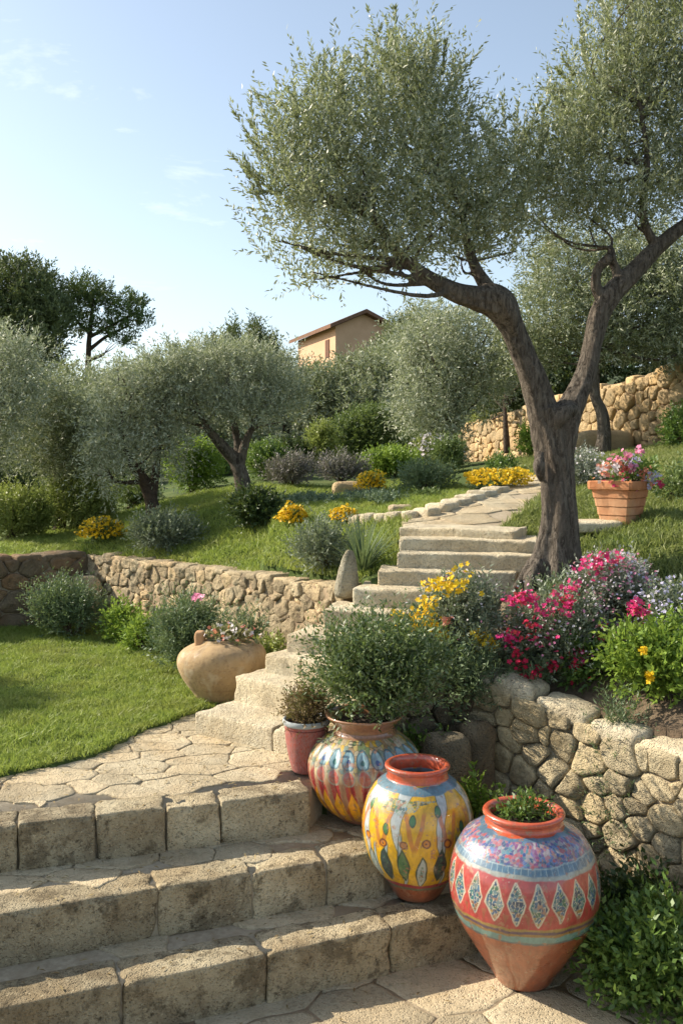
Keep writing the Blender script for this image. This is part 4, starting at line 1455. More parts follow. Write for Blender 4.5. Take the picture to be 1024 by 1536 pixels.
# --- in the pots
plant('shrub', 'big green bush growing out of the ribbed jar', 'shrub', 455, 684, 925, 1085, 5.15, 'rosemary', 3.0, z0=.985, lumps=9, ry=.29, L_=.22, up=.9, cap=110000)
plant('shrub', 'brownish twiggy shrub in the small red pot', 'shrub', 424, 500, 1030, 1100, 5.22, 'brown', 3.0, z0=.915, ry=.13)
plant('herb', 'short feathery greens filling the mouth of the tallest jar', 'herb', 745, 822, 1198, 1225, 4.32, 'green', 2.6, z0=.735, ry=.12, stems=False, scale=.62, lumps=3)
plant('succulent', 'cream and green succulents heaped in the tan urn', 'succulent', 308, 385, 940, 985, 6.7, 'succ', 2.6, z0=1.08, ry=.12, stems=False, scale=1.0,
      flowers=[('white', 60, .016, None), ('salmon', 20, .014, None)], lumps=4)
plant('flowering_plant', 'pink, white and salmon flowers rising from the terracotta planter', 'flower', 900, 990, 690, 742, 7.45, 'green', 2.2, z0=tz + .32, ry=.18, lumps=4,
      flowers=[('magenta', 90, .020, [(922, 722, 9), (936, 716, 9), (990, 727, 5), (928, 728, 7)]), ('pink', 60, .020, [(940, 683, 5), (958, 678, 4), (918, 690, 8), (950, 700, 7), (945, 735, 6)]),
               ('salmon', 70, .020, [(935, 700, 7), (965, 712, 6), (905, 702, 8)]), ('lilac', 60, .018, [(948, 694, 8), (975, 718, 9)]), ('white', 50, .02, [(902, 704, 9), (925, 700, 10)])])

# --- right bed
plant('flowering_shrub', 'grey green herb with bright yellow flowers left of the olive trunk', 'shrub', 615, 765, 865, 965, 6.05, 'grey', 2.8, lumps=7,
      flowers=[('yellow', 330, .017, [(655, 882, 14), (672, 876, 12), (690, 874, 13), (640, 905, 10), (632, 925, 12), (628, 940, 10), (650, 938, 8), (600, 928, 10), (706, 955, 9), (722, 958, 9), (735, 965, 6), (662, 955, 5)]),
               ('white', 240, .008, None), ('pink', 50, .009, None), ('salmon', 14, .018, [(671, 931, 5)])])
plant('flowering_shrub', 'mass of crimson and magenta flowers below the olive trunk', 'shrub', 752, 905, 880, 1022, 5.95, 'grey', 2.8, lumps=8,
      flowers=[('crimson', 420, .016, [(783, 1003, 12), (800, 1010, 10), (770, 955, 12), (795, 940, 10), (870, 985, 10), (865, 1000, 8), (908, 950, 8), (850, 905, 10), (830, 1000, 7), (780, 900, 10), (772, 985, 8)]),
               ('magenta', 420, .016, [(797, 898, 8), (815, 912, 10), (780, 895, 6), (858, 880, 9), (765, 958, 9), (870, 985, 9), (850, 912, 8), (765, 900, 7), (840, 895, 9), (820, 955, 20)]),
               ('white', 420, .009, None), ('pink', 300, .010, None)])
plant('flowering_shrub', 'pale pink and white blossoms at the right foot of the olive', 'shrub', 862, 968, 836, 925, 6.2, 'silver', 2.6, lumps=6,
      flowers=[('white', 420, .010, None), ('pink', 360, .011, None), ('magenta', 260, .015, [(893, 845, 10), (880, 850, 9), (905, 838, 8), (925, 842, 7), (900, 855, 9), (858, 883, 8)]), ('lilac', 120, .011, None)])
plant('flowering_shrub', 'leafy bright green bush dotted with a few yellow flowers at the right wall top', 'shrub', 895, 1080, 928, 1062, 5.45, 'bright', 3.2, lumps=8,
      flowers=[('gold', 14, .020, [(973, 1014, 4)]), ('yellow', 12, .014, [(965, 978, 4)])])
plant('flowering_shrub', 'pale lilac flowered herb at the right edge with magenta heads beside it', 'shrub', 962, 1090, 876, 965, 5.75, 'grey', 2.6, lumps=6,
      flowers=[('lilac', 500, .012, None), ('magenta', 90, .018, [(955, 908, 7), (962, 916, 6), (950, 915, 6)]), ('white', 60, .012, None)])
plant('groundcover_plant', 'low leafy plant on the coping beside the crimson flowers', 'plant', 838, 905, 995, 1030, 5.75, 'green', 2.6, lumps=4)
plant('groundcover_plant', 'small grey plant at the coping edge under the yellow flowered bush', 'plant', 905, 960, 1035, 1070, 5.25, 'herb', 2.2, lumps=3, scale=.8)
plant('herb', 'fine grey green herb trailing over the shaded wall beside the potted bush', 'herb', 655, 745, 960, 1062, 5.8, 'herb', 3.0, lumps=6, z0=.86, ry=.16)
plant('shrub', 'dense grey green herb between the potted bush and the yellow flowers', 'herb', 590, 700, 935, 1010, 5.95, 'herb', 3.0, lumps=6)
plant('groundcover_plant', 'small bright leafy plant growing behind the yellow jar', 'plant', 680, 742, 1160, 1222, 5.1, 'bright', 2.4, lumps=4, scale=1.1)
plant('shrub', 'leafy green bush in the bottom right corner beside the tallest jar', 'shrub', 868, 1130, 1360, 1545, 4.15, 'green', 3.4, lumps=10, up=.6, z0=-.03, ry=.32, scale=.95)
plant('shrub', 'darker green bush at the foot of the right wall behind the tallest jar', 'shrub', 880, 1010, 1318, 1440, 4.62, 'dark', 3.4, lumps=7, ry=.2, z0=-.02)
plant('groundcover_plant', 'sparse weeds where the shaded wall meets the boulder', 'plant', 600, 660, 1090, 1150, 5.55, 'green', 1.8, lumps=3)

# --- below the left wall
plant('shrub', 'round grey green shrub in the corner of the lawn', 'shrub', 52, 162, 872, 948, 9.2, 'herb', 3.2, lumps=6)
plant('shrub', 'small bright green shrub beside the round grey one', 'shrub', 152, 215, 905, 962, 8.9, 'bright', 3.0, lumps=5)
plant('shrub', 'second bright green shrub nearer the tan urn', 'shrub', 186, 250, 920, 978, 8.4, 'bright', 3.0, lumps=5)
plant('flowering_shrub', 'tall feathery grey herb with two pink flowers behind the urn', 'herb', 228, 345, 895, 1008, 7.7, 'herb', 2.9, lumps=7, flowers=[('pink', 14, .02, [(297, 895, 4)])])
plant('flowering_shrub', 'smaller feathery herb with one pink flower at the foot of the stair', 'herb', 325, 405, 925, 990, 7.35, 'herb', 2.8, lumps=5, flowers=[('magenta', 12, .02, [(368, 944, 4)])])
plant('groundcover_plant', 'yellow green tuft between the urn and the stair', 'plant', 385, 432, 950, 985, 7.1, 'lime', 2.6, lumps=3)

# --- above the left wall
plant('shrub', 'grey green rounded shrub on the left slope above the wall', 'shrub', 200, 300, 768, 838, 9.75, 'grey', 3.2, lumps=6)
YG = 'clumps of golden yellow flowers on the slope'
def yclump(label, a, b, t, bt, d, n, kind='gold', **kw):
    plant('flower_clump', label, 'flower', a, b, t, bt, d, 'midy', 2.4, group=YG, lumps=7, stems=False, flowers=[(kind, int(n * 1.0), .018, None)], **kw)
yclump('wide golden flower clump at the left end of the slope', 128, 182, 782, 814, 10.6, 520)
yclump('golden flower clump beside the dark bush', 424, 454, 764, 786, 9.0, 260)
yclump('golden flower clump at the left end of the path kerb', 501, 531, 765, 788, 8.6, 260)
yclump('round golden flower clump beside the flat pale rock', 540, 572, 714, 737, 11.2, 320)
yclump('long yellow flower drift beside the curving path', 700, 785, 708, 745, 10.4, 800, 'yellow', ry=.35)
plant('shrub', 'dark green rounded bush in the middle of the left slope', 'shrub', 340, 426, 728, 797, 9.6, 'dark', 3.4, lumps=6)
plant('herb', 'silvery herb mound on the wall beside the standing stone', 'herb', 440, 545, 785, 868, 7.6, 'grey', 3.0, lumps=6, cap=50000)
# strap-leaved plant
def strap_plant(label, px, py, d, hgt, n, wid, spread=.8):
    SEED[0] += 1
    r = rs(SEED[0]); c = P(px, py, d); g = gz(c[0], c[1]); mb = MB()
    for k in range(n):
        a = r.uniform(0, 2 * PI); lean = r.uniform(.1, 1) * spread; Lb = hgt * r.uniform(.7, 1.15)
        dr = np.array([math.cos(a), math.sin(a), 0]); b0 = np.array([c[0], c[1], g]) + dr * r.uniform(0, .05)
        t = np.linspace(0, 1, 7)
        pts = b0 + np.outer(t * Lb * math.sin(lean) + t ** 2.5 * .12 * Lb, dr) + np.outer(t * Lb * math.cos(lean) - t ** 3 * Lb * .28 * lean, [0, 0, 1])
        w = wid * (1 - t ** 2 * .95) * .5
        sd = np.array([-dr[1], dr[0], 0])
        up_ = np.array([0, 0, 1.])
        V = np.stack([pts - np.outer(w, sd) + np.outer(w * .5, up_), pts + np.outer(w, sd) + np.outer(w * .5, up_)], 1).reshape(-1, 3)
        Q = [(2 * i, 2 * i + 1, 2 * i + 3, 2 * i + 2) for i in range(6)]
        mb.add(V, Q)
    tag(mb.build('strap_leaf_plant', [L['herb']]), label, 'plant')
strap_plant('spiky strap leaved plant arching beside the upper steps', 545, 868, 7.25, .50, 130, .013, 1.0)
plant('shrub', 'purplish grey lavender mound at the left of the upper bed', 'shrub', 392, 482, 688, 745, 12.5, 'lavender', 3.2, lumps=6)
plant('shrub', 'purplish grey lavender mound nearer the flat rock', 'shrub', 470, 552, 684, 738, 12.9, 'lavender', 3.2, lumps=6)
plant('groundcover_plant', 'low bluish groundcover spreading behind the golden clumps', 'plant', 420, 520, 742, 778, 10.4, 'blue', 3.0, lumps=8, ry=1.0, stems=False)
plant('groundcover_plant', 'low bluish groundcover reaching the grey bush by the path', 'plant', 500, 620, 738, 775, 10.2, 'blue', 3.0, lumps=8, ry=1.0, stems=False)
plant('shrub', 'dark grey green round bush behind the path kerb', 'shrub', 588, 690, 698, 760, 10.6, 'herb', 3.2, lumps=6)
plant('shrub', 'small green tuft in front of the round bush', 'shrub', 615, 670, 740, 770, 9.7, 'mid', 2.6, lumps=4)
plant('shrub', 'yellow green clipped ball shrub on the hillside', 'shrub', 456, 510, 632, 694, 15.5, 'lime', 3.4, lumps=5)
plant('hedge', 'deep green hedge climbing behind the yellow green ball', 'hedge', 492, 606, 605, 690, 16.5, 'mid', 3.6, lumps=8, ry=.7)
plant('shrub', 'bright green low bush under the hillside hedge', 'shrub', 530, 640, 672, 724, 13.5, 'bright', 3.2, lumps=7)
plant('flowering_shrub', 'pale flowering bush at the centre of the hillside', 'shrub', 618, 690, 655, 715, 14.0, 'lime', 3.0, lumps=6, flowers=[('white', 260, .03, None)])
plant('shrub', 'loose green bush in front of the far wall end', 'shrub', 648, 700, 655, 715, 13.0, 'mid', 2.8, lumps=6)
plant('shrub', 'small dark green bush above the yellow flower drift', 'shrub', 728, 776, 684, 716, 12.0, 'green', 3.0, lumps=4)
plant('shrub', 'upright yellow green shrub against the far wall beside the trunk', 'shrub', 776, 812, 630, 702, 13.6, 'bright', 3.0, lumps=5)
plant('shrub', 'dark green shrub against the far wall at the right edge', 'shrub', 990, 1060, 608, 664, 12.3, 'green', 3.2, lumps=5)
plant('flowering_shrub', 'whitish flecked herb between the trunk and the planter', 'herb', 842, 912, 680, 738, 9.6, 'silver', 2.6, lumps=6, flowers=[('white', 160, .012, None)])
plant('shrub', 'soft green herb at the right edge beside the planter', 'herb', 985, 1060, 700, 785, 8.0, 'mid', 2.8, lumps=6)
plant('shrub', 'tall feathery green bush at the far left behind the dark wall', 'shrub', -50, 85, 722, 835, 11.6, 'lime', 3.2, lumps=8, up=1.0)
plant('shrub', 'pale feathery bush behind the wall corner', 'shrub', 55, 178, 705, 815, 12.2, 'lime', 3.2, lumps=8, up=1.0)
plant('shrub', 'dull olive coloured bush behind the slender olive trunk', 'shrub', 158, 245, 720, 790, 13.0, 'mid', 3.2, lumps=7)
plant('hedge', 'tall bright green hedge between the two olive trunks', 'hedge', 236, 345, 655, 775, 13.4, 'bright', 3.4, lumps=9)
plant('shrub', 'bright green bush right of the brown olive trunk', 'shrub', 362, 440, 662, 735, 14.0, 'green', 3.4, lumps=7)
plant('shrub', 'dark evergreen bush closing the gap right of the bright one', 'shrub', 405, 470, 655, 710, 15.5, 'dark', 3.4, lumps=6)


UG = 'rounded shrubs massed under the left trees'
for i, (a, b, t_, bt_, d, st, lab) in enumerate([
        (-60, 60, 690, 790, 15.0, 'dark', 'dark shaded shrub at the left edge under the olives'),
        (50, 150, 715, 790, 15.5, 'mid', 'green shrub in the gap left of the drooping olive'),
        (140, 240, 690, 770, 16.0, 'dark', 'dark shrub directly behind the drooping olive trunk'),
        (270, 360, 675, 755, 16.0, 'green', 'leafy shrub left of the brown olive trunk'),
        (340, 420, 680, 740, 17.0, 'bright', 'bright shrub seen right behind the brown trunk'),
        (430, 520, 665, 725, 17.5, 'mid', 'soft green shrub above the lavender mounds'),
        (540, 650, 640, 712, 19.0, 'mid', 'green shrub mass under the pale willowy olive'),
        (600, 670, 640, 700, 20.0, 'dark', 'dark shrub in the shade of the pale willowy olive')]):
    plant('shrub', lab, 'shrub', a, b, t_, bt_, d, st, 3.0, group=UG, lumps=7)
plant('groundcover_plant', 'leafy green cover spilling below the crimson flowers', 'plant', 745, 850, 985, 1030, 5.85, 'herb', 2.4, lumps=5)
plant('groundcover_plant', 'patch of green leaves between the crimson flowers and the bright bush', 'plant', 850, 940, 955, 1035, 5.75, 'green', 2.6, lumps=6)
plant('groundcover_plant', 'grey green cover at the roots of the olive trunk', 'plant', 800, 900, 875, 935, 6.25, 'herb', 2.4, lumps=5)

# ------------------------------------------------------------------ trees
def tree(name, label, base, limbs, blobs, mat, ll, lw, dens=3.0, Ls=.25, nl=12, up=.5, out=.7, rnd=.5, seed=1, lump=.3, cap=120000, bark=None, voxel=None,
         cat='tree', group=None, barkamp=.12, twigs=True, extra=None, shell=.42, ns=16, droop=0.0):
    """limbs: lists of (px, py, d, radius px); blobs: (px, py, d, rx px, ry depth m, rz px)"""
    root = empty(name, base, label, cat, group)
    r = rs(seed)
    mb = MB(); allp = []
    for li, lb in enumerate(limbs):
        rows = np.array([[*P(a, b, d), rr * d / F] for a, b, d, rr in lb])
        n = max(10, 7 * len(rows)) if not voxel else 26 * len(rows)
        s = smooth_path(rows, n)
        nsg = ns if not voxel else (72 if li == 0 else 40)
        V, Q, T = tube(s[:, :3], np.maximum(s[:, 3], .004), nsg, seed=seed + li, bark=barkamp * (1 if li < 4 else .5), twist=.7 if voxel else .3)
        mb.add(V, Q, T)
        allp.append(s)
    allp = np.concatenate(allp)
    B = []
    for px, py, d, rx, ryd, rz in blobs:
        c = P(px, py, d); B.append([*c, rx * d / F, ryd, rz * d / F])
    B = np.array(B)
    tw = mb
    if twigs:
        for b in B:
            for q in range(2 if voxel else 3):
                e = b[:3] + r.normal(size=3) * b[3:] * (.35 if q else 0)
                dd = np.linalg.norm(allp[:, :3] - e, axis=1)
                k = np.argmin(dd + (1.0 if not voxel else 3.0) * np.maximum(0, allp[:, 2] - e[2] + .1))
                a = allp[k]
                mid = (a[:3] + e) / 2 + r.normal(size=3) * dd[k] * .11 - np.array([0, 0, dd[k] * .08]) * (1 if voxel else -1)
                s = smooth_path([a[:3], mid, e], 9)
                r0 = min(a[3] * .7, .012 + .010 * dd[k])
                V, Q, T = tube(s, np.linspace(r0, .008 if voxel else .005, 9), 8 if voxel else 6)
                tw.add(V, Q, T)
    tr = mb.build('trunk', [bark or M['bark_far']], root)
    if voxel:
        md = tr.modifiers.new('remesh', 'REMESH'); md.mode = 'VOXEL'; md.voxel_size = voxel; md.use_smooth_shade = True
    cm = MB()
    shoots(cm, B, dens, ll, lw, Ls, nl, up, out, rnd, seed, lump, shell, None, cap, None, droop)
    if extra:
        pos, dr = [], []
        for (px, py, d, px2, py2) in extra:
            a, b = P(px, py, d), P(px2, py2, d + r.uniform(-.15, .15))
            m = 90
            for sub in range(5):
                aa = a + r.normal(size=3) * .05; bb = b + r.normal(size=3) * np.array([.10, .1, .09]) * (sub > 0)
                f = r.rand(m)[:, None]
                q = aa * (1 - f) + bb * f
                sdv = norm(r.normal(size=(m, 3)))
                pos.append(q); dr.append(norm(norm(bb - aa) * .9 + sdv * .6))
        leaves(cm, np.concatenate(pos), np.concatenate(dr), ll, lw, r)
    cm.build('crown', [L[mat]], root)
    return root


# main olive
tb = P(830, 880, 6.62)
big = [
    [(832, 905, 6.62, 44), (832, 868, 6.62, 35), (836, 830, 6.62, 27), (838, 780, 6.62, 23), (835, 730, 6.62, 22), (830, 685, 6.62, 25), (824, 645, 6.62, 25), (815, 610, 6.6, 22)],
    [(826, 715, 6.62, 15), (820, 660, 6.62, 21), (812, 615, 6.6, 20), (800, 570, 6.55, 18), (782, 525, 6.5, 17), (765, 488, 6.45, 18), (745, 455, 6.4, 24), (715, 448, 6.35, 17), (685, 440, 6.3, 14), (655, 425, 6.25, 12), (625, 404, 6.2, 9), (590, 370, 6.15, 7), (560, 320, 6.1, 5)],
    [(838, 715, 6.62, 15), (842, 662, 6.62, 20), (848, 625, 6.64, 21), (862, 595, 6.66, 18), (878, 558, 6.68, 15), (888, 515, 6.7, 14), (900, 470, 6.7, 15), (918, 440, 6.7, 15), (950, 408, 6.72, 13), (985, 372, 6.75, 11), (1030, 335, 6.8, 9), (1080, 300, 6.8, 8), (1120, 220, 6.8, 5)],
    [(800, 898, 6.5, 14), (802, 870, 6.52, 16), (815, 830, 6.56, 14), (824, 780, 6.56, 12), (822, 720, 6.56, 11), (814, 650, 6.6, 3)],
    [(745, 455, 6.4, 16), (728, 428, 6.42, 11), (712, 400, 6.45, 8), (700, 360, 6.5, 6), (690, 300, 6.5, 4)],
    [(905, 455, 6.7, 10), (893, 428, 6.68, 8), (897, 402, 6.66, 7), (914, 386, 6.64, 8), (916, 372, 6.64, 4)],
    [(915, 440, 6.7, 9), (925, 415, 6.7, 7), (915, 385, 6.7, 6)],
    [(985, 372, 6.75, 8), (968, 340, 6.74, 6), (964, 300, 6.74, 5), (970, 240, 6.74, 4), (960, 160, 6.74, 3)],
    [(874, 890, 6.55, 12), (864, 862, 6.56, 14), (858, 820, 6.58, 12), (853, 760, 6.58, 11), (846, 690, 6.6, 8), (850, 640, 6.64, 3)],
    [(790, 893, 6.38, 6), (797, 868, 6.44, 9), (808, 845, 6.52, 12)],
    [(770, 884, 6.5, 4), (782, 868, 6.5, 6), (800, 842, 6.55, 9)],
    [(835, 905, 6.36, 9), (836, 870, 6.44, 14), (838, 830, 6.5, 13), (840, 770, 6.52, 11), (836, 700, 6.55, 7), (838, 650, 6.62, 2)],
    [(866, 612, 6.6, 6), (848, 616, 6.52, 11), (834, 632, 6.52, 12), (830, 660, 6.58, 5)],
    [(760, 470, 6.4, 12), (752, 448, 6.36, 13), (738, 438, 6.4, 10)], [(770, 500, 6.4, 7), (764, 470, 6.34, 12), (748, 446, 6.32, 11), (725, 446, 6.34, 6)], [(812, 722, 6.5, 4), (808, 700, 6.46, 9), (810, 678, 6.5, 5)],
]
bl = [(470, 245, 6.2, 50, .36, 72), (430, 300, 6.05, 34, .28, 46), (435, 235, 6.1, 32, .28, 40), (505, 180, 6.3, 40, .32, 52), (530, 250, 6.3, 55, .42, 60), (480, 330, 6.1, 62, .38, 42), (555, 330, 6.2, 66, .42, 52),
      (590, 175, 6.5, 48, .4, 62), (610, 120, 6.5, 40, .35, 42), (650, 180, 6.6, 46, .38, 56), (615, 250, 6.4, 66, .48, 60), (675, 260, 6.5, 46, .4, 52), (640, 335, 6.3, 66, .42, 46), (530, 395, 6.1, 58, .35, 32),
      (420, 360, 6.0, 30, .25, 24), (590, 395, 6.15, 52, .32, 30), (470, 420, 6.05, 34, .25, 24), (700, 330, 6.45, 42, .35, 50), (690, 385, 6.4, 40, .3, 28),
      (745, 300, 6.7, 34, .35, 46), (775, 265, 6.8, 38, .35, 46), (800, 320, 6.8, 50, .4, 46), (755, 365, 6.6, 50, .35, 34), (845, 250, 6.9, 46, .4, 62), (870, 180, 6.95, 40, .38, 56),
      (915, 130, 7.0, 48, .42, 70), (900, 230, 6.9, 48, .42, 60), (965, 75, 7.0, 46, .4, 70), (975, 170, 6.95, 56, .45, 66), (1000, 265, 6.9, 56, .45, 60), (880, 325, 6.8, 56, .4, 42), (945, 325, 6.7, 52, .4, 42),
      (1040, 130, 6.9, 56, .5, 80), (1080, 260, 6.8, 80, .5, 100), (950, 5, 7.0, 44, .4, 40), (1040, 20, 7, 60, .5, 60)]
ext = [(480, 160, 6.3, 488, 78), (505, 160, 6.3, 512, 110), (450, 190, 6.2, 440, 125), (590, 110, 6.5, 588, 45), (560, 120, 6.5, 548, 75), (640, 120, 6.5, 655, 62), (668, 150, 6.5, 682, 85),
       (400, 240, 6.1, 375, 182), (395, 290, 6.0, 366, 250), (740, 260, 6.7, 722, 170), (770, 240, 6.8, 775, 158), (800, 240, 6.8, 808, 190), (860, 170, 6.9, 822, 150), (870, 130, 7.0, 835, 105),
       (880, 90, 7.0, 868, 20), (920, 70, 7.0, 925, -20), (620, 110, 6.5, 615, 60), (700, 200, 6.5, 708, 160)]
tree('olive_tree', 'large old olive with a forked fluted trunk beside the steps', (tb[0], tb[1], gz(tb[0], tb[1])), big, bl, 'olive', .044, .0122, 2.75, .33, 18, .95, .6, .45, 11, .45, 330000,
     M['bark'], .011, barkamp=.20, extra=ext)

OG = 'smaller grey olive trees on the left slope'
def bt(px, py, d):
    c = P(px, py, d); return (c[0], c[1], gz(c[0], c[1]))
tree('olive_tree', 'round topped olive with a brown forked trunk on the left slope', bt(368, 745, 11.3),
     [[(370, 760, 11.3, 15), (362, 715, 11.3, 11), (352, 690, 11.3, 10), (330, 665, 11.2, 8), (310, 640, 11.1, 5), (290, 600, 11, 3)], [(356, 705, 11.3, 9), (358, 670, 11.4, 7), (352, 640, 11.4, 5), (340, 590, 11.4, 3)],
      [(358, 705, 11.3, 8), (368, 665, 11.3, 6), (380, 640, 11.3, 4), (400, 600, 11.3, 3)]],
     [(345, 575, 11.3, 75, .6, 45), (280, 585, 11.1, 60, .5, 45), (405, 580, 11.3, 50, .5, 48), (370, 545, 11.5, 70, .6, 30), (300, 545, 11.2, 60, .5, 28), (430, 610, 11.3, 35, .4, 30), (320, 620, 11.1, 60, .5, 25), (250, 565, 11.0, 35, .4, 35), (375, 620, 11.0, 60, .4, 25), (235, 610, 11.0, 25, .35, 35)],
     'olive_far', .058, .014, 1.9, .22, 10, .7, .6, .4, 21, .5, 70000, M['bark'], group=OG)
tree('olive_tree', 'drooping olive with a slender dark trunk above the lawn', bt(228, 778, 10.9),
     [[(232, 795, 10.9, 14), (228, 755, 10.9, 10), (218, 725, 10.9, 9), (205, 705, 10.8, 7), (190, 680, 10.8, 4), (180, 640, 10.7, 3)], [(228, 745, 10.9, 8), (234, 705, 11, 6), (240, 660, 11, 3)], [(215, 722, 10.9, 4), (190, 724, 10.8, 3), (168, 722, 10.7, 2)]],
     [(190, 600, 10.8, 55, .5, 50), (165, 650, 10.6, 40, .4, 50), (230, 640, 10.9, 50, .5, 50), (150, 700, 10.5, 22, .3, 35), (200, 560, 10.9, 50, .5, 30), (262, 660, 10.9, 30, .35, 35), (205, 675, 10.6, 40, .4, 25), (250, 590, 10.9, 40, .4, 35)],
     'olive_far', .058, .014, 1.9, .25, 10, .1, .5, .5, 22, .5, 60000, M['bark_far'], group=OG, droop=1.0)
tree('olive_tree', 'shadowed olive standing just left of the drooping one', bt(85, 775, 12.3),
     [[(90, 795, 12.3, 10), (92, 740, 12.3, 8), (85, 690, 12.3, 6), (80, 620, 12.3, 3)]],
     [(95, 620, 12.2, 45, .5, 45), (70, 670, 12.0, 45, .5, 45), (115, 690, 12.1, 30, .4, 50), (60, 600, 12.2, 40, .5, 35), (120, 640, 12.1, 30, .4, 40)],
     'olive_dim', .058, .014, 3.2, .22, 10, .2, .6, .5, 23, .5, 45000, M['bark_far'], group=OG)
tree('olive_tree', 'grey olive crown cut by the left edge of the view', bt(-30, 790, 11.2),
     [[(-25, 800, 11.2, 14), (-30, 740, 11.2, 10), (-15, 680, 11.2, 7), (0, 620, 11.1, 4)]],
     [(0, 570, 11.0, 50, .5, 55), (25, 620, 10.8, 45, .5, 50), (-40, 600, 11.0, 60, .6, 70), (10, 520, 11.1, 35, .4, 30), (40, 560, 11.0, 32, .4, 40), (-20, 670, 11, 45, .4, 40)],
     'olive_far', .058, .014, 1.9, .25, 10, .3, .6, .5, 24, .5, 50000, M['bark_far'], group=OG)

BG = 'trees filling the hillside'
tree('olive_tree', 'pale willowy olive in the centre, behind the limbs of the large olive', bt(690, 700, 14.8),
     [[(692, 740, 14.8, 5), (690, 690, 14.8, 4), (680, 640, 14.8, 3)]],
     [(650, 520, 14.6, 60, .8, 54), (695, 555, 14.6, 56, .8, 56), (640, 595, 14.4, 50, .6, 46), (610, 535, 14.8, 28, .5, 34), (735, 500, 15, 54, .7, 54), (665, 625, 14.4, 34, .4, 36), (665, 475, 15, 54, .7, 24), (610, 620, 14.6, 22, .4, 24), (735, 565, 15, 34, .5, 34)],
     'olive_far', .075, .019, 2.2, .30, 10, .0, .5, .5, 31, .5, 75000, M['bark_far'], group=BG, droop=.8)
tree('olive_tree', 'olive with a curved bare trunk in front of the far wall', bt(903, 668, 13.2),
     [[(903, 678, 13.2, 12), (905, 650, 13.2, 10), (902, 620, 13.2, 9), (892, 595, 13.2, 8), (890, 560, 13.2, 8), (895, 520, 13.2, 6), (890, 470, 13.2, 4)]],
     [(830, 470, 13.4, 75, .8, 60), (900, 490, 13.2, 70, .7, 50), (970, 450, 13.2, 75, .8, 70), (1040, 440, 13, 70, .8, 80), (790, 530, 13.6, 50, .6, 40), (960, 390, 13.4, 70, .7, 50), (860, 400, 13.6, 80, .7, 50), (1020, 520, 13.2, 60, .6, 30)],
     'olive_dim', .07, .018, 3.0, .25, 10, .2, .6, .5, 32, .5, 90000, M['bark'], group=BG)
tree('evergreen_tree', 'dark evergreen filling the right side behind the far wall', bt(900, 640, 20),
     [[(900, 640, 20, 8), (900, 560, 20, 6), (900, 480, 20, 4)]],
     [(860, 540, 19, 70, 1.2, 45), (940, 530, 19, 70, 1.2, 45), (1010, 520, 18.6, 60, 1.2, 35), (800, 560, 19.5, 60, 1.2, 50), (1060, 480, 18.6, 70, 1.2, 60), (750, 590, 20, 50, 1, 40)],
     'dark', .11, .045, 3.4, .3, 9, .4, .7, .5, 33, .3, 45000, group=BG)
tree('shrubby_tree', 'yellow green rounded tree in front of the far wall end', bt(755, 660, 18.5),
     [[(760, 680, 18.5, 5), (758, 640, 18.5, 4), (756, 600, 18.5, 2)]],
     [(760, 590, 21, 36, .6, 34), (735, 615, 21, 30, .5, 24), (785, 600, 21, 30, .5, 30)],
     'lime', .09, .03, 3.2, .25, 9, .4, .7, .5, 34, .3, 20000, group=BG)
tree('olive_tree', 'dark grey rounded tree below the house', bt(520, 640, 24),
     [[(520, 650, 24, 6), (520, 600, 24, 5), (520, 560, 24, 3)]],
     [(452, 578, 24, 30, 1, 24), (488, 574, 24, 30, 1, 24), (528, 566, 24.3, 30, 1, 28), (505, 600, 24, 60, 1.2, 36), (565, 575, 24.5, 46, 1.2, 44), (475, 600, 23.5, 45, 1, 40), (540, 610, 23, 50, 1, 35), (595, 580, 24, 40, 1, 50), (560, 550, 26, 26, 1, 26), (600, 545, 26, 30, 1, 30)],
     'olive_dim', .12, .035, 3.6, .35, 9, .4, .7, .5, 35, .3, 60000, group=BG)
tree('olive_tree', 'grey green tree left of the house, behind the round topped olive', bt(430, 640, 26),
     [[(430, 650, 26, 6), (430, 600, 26, 5), (430, 560, 26, 3)]],
     [(425, 595, 26, 50, 1.2, 36), (395, 570, 26.5, 40, 1.2, 36), (455, 610, 25, 40, 1, 40), (350, 570, 27, 50, 1.2, 45), (475, 590, 26, 35, 1, 26)],
     'olive_dim', .12, .035, 3.6, .35, 9, .4, .7, .5, 36, .3, 50000, group=BG)
tree('olive_tree', 'grey green tree rising right of the house roof', bt(600, 600, 34),
     [[(600, 610, 34, 5), (600, 560, 34, 4), (600, 520, 34, 2)]],
     [(600, 520, 34, 34, 1.2, 34), (630, 505, 34, 40, 1.2, 36), (650, 540, 33, 50, 1.4, 50)],
     'olive_dim', .15, .045, 3.6, .4, 9, .5, .6, .5, 37, .3, 30000, group=BG)
for i, (px, top, w, d) in enumerate([(350, 484, 17, 34), (383, 478, 17, 35), (322, 506, 14, 34), (405, 495, 14, 36)]):
    tree('cypress_tree', ['pointed dark conifer tip above the round topped olive', 'tallest pointed conifer tip, just left of the house', 'short conifer tip at the left of the conifer group', 'conifer tip nearest to the house'][i], bt(px, 640, d),
         [[(px, 650, d, 4), (px, 560, d, 3), (px, top + 8, d, 1)]],
         [(px, top + 28, d, w * .55, .4, 22), (px, top + 60, d, w, .6, 35), (px, top + 110, d, w * 1.2, .7, 45), (px - 6, top + 45, d, w * .5, .35, 22), (px + 7, top + 50, d, w * .5, .35, 22)],
         'pine', .16, .05, 3.2, .5, 8, 1.3, .4, .3, 41 + i, .25, 14000, group='pointed conifers beyond the olives', twigs=False)

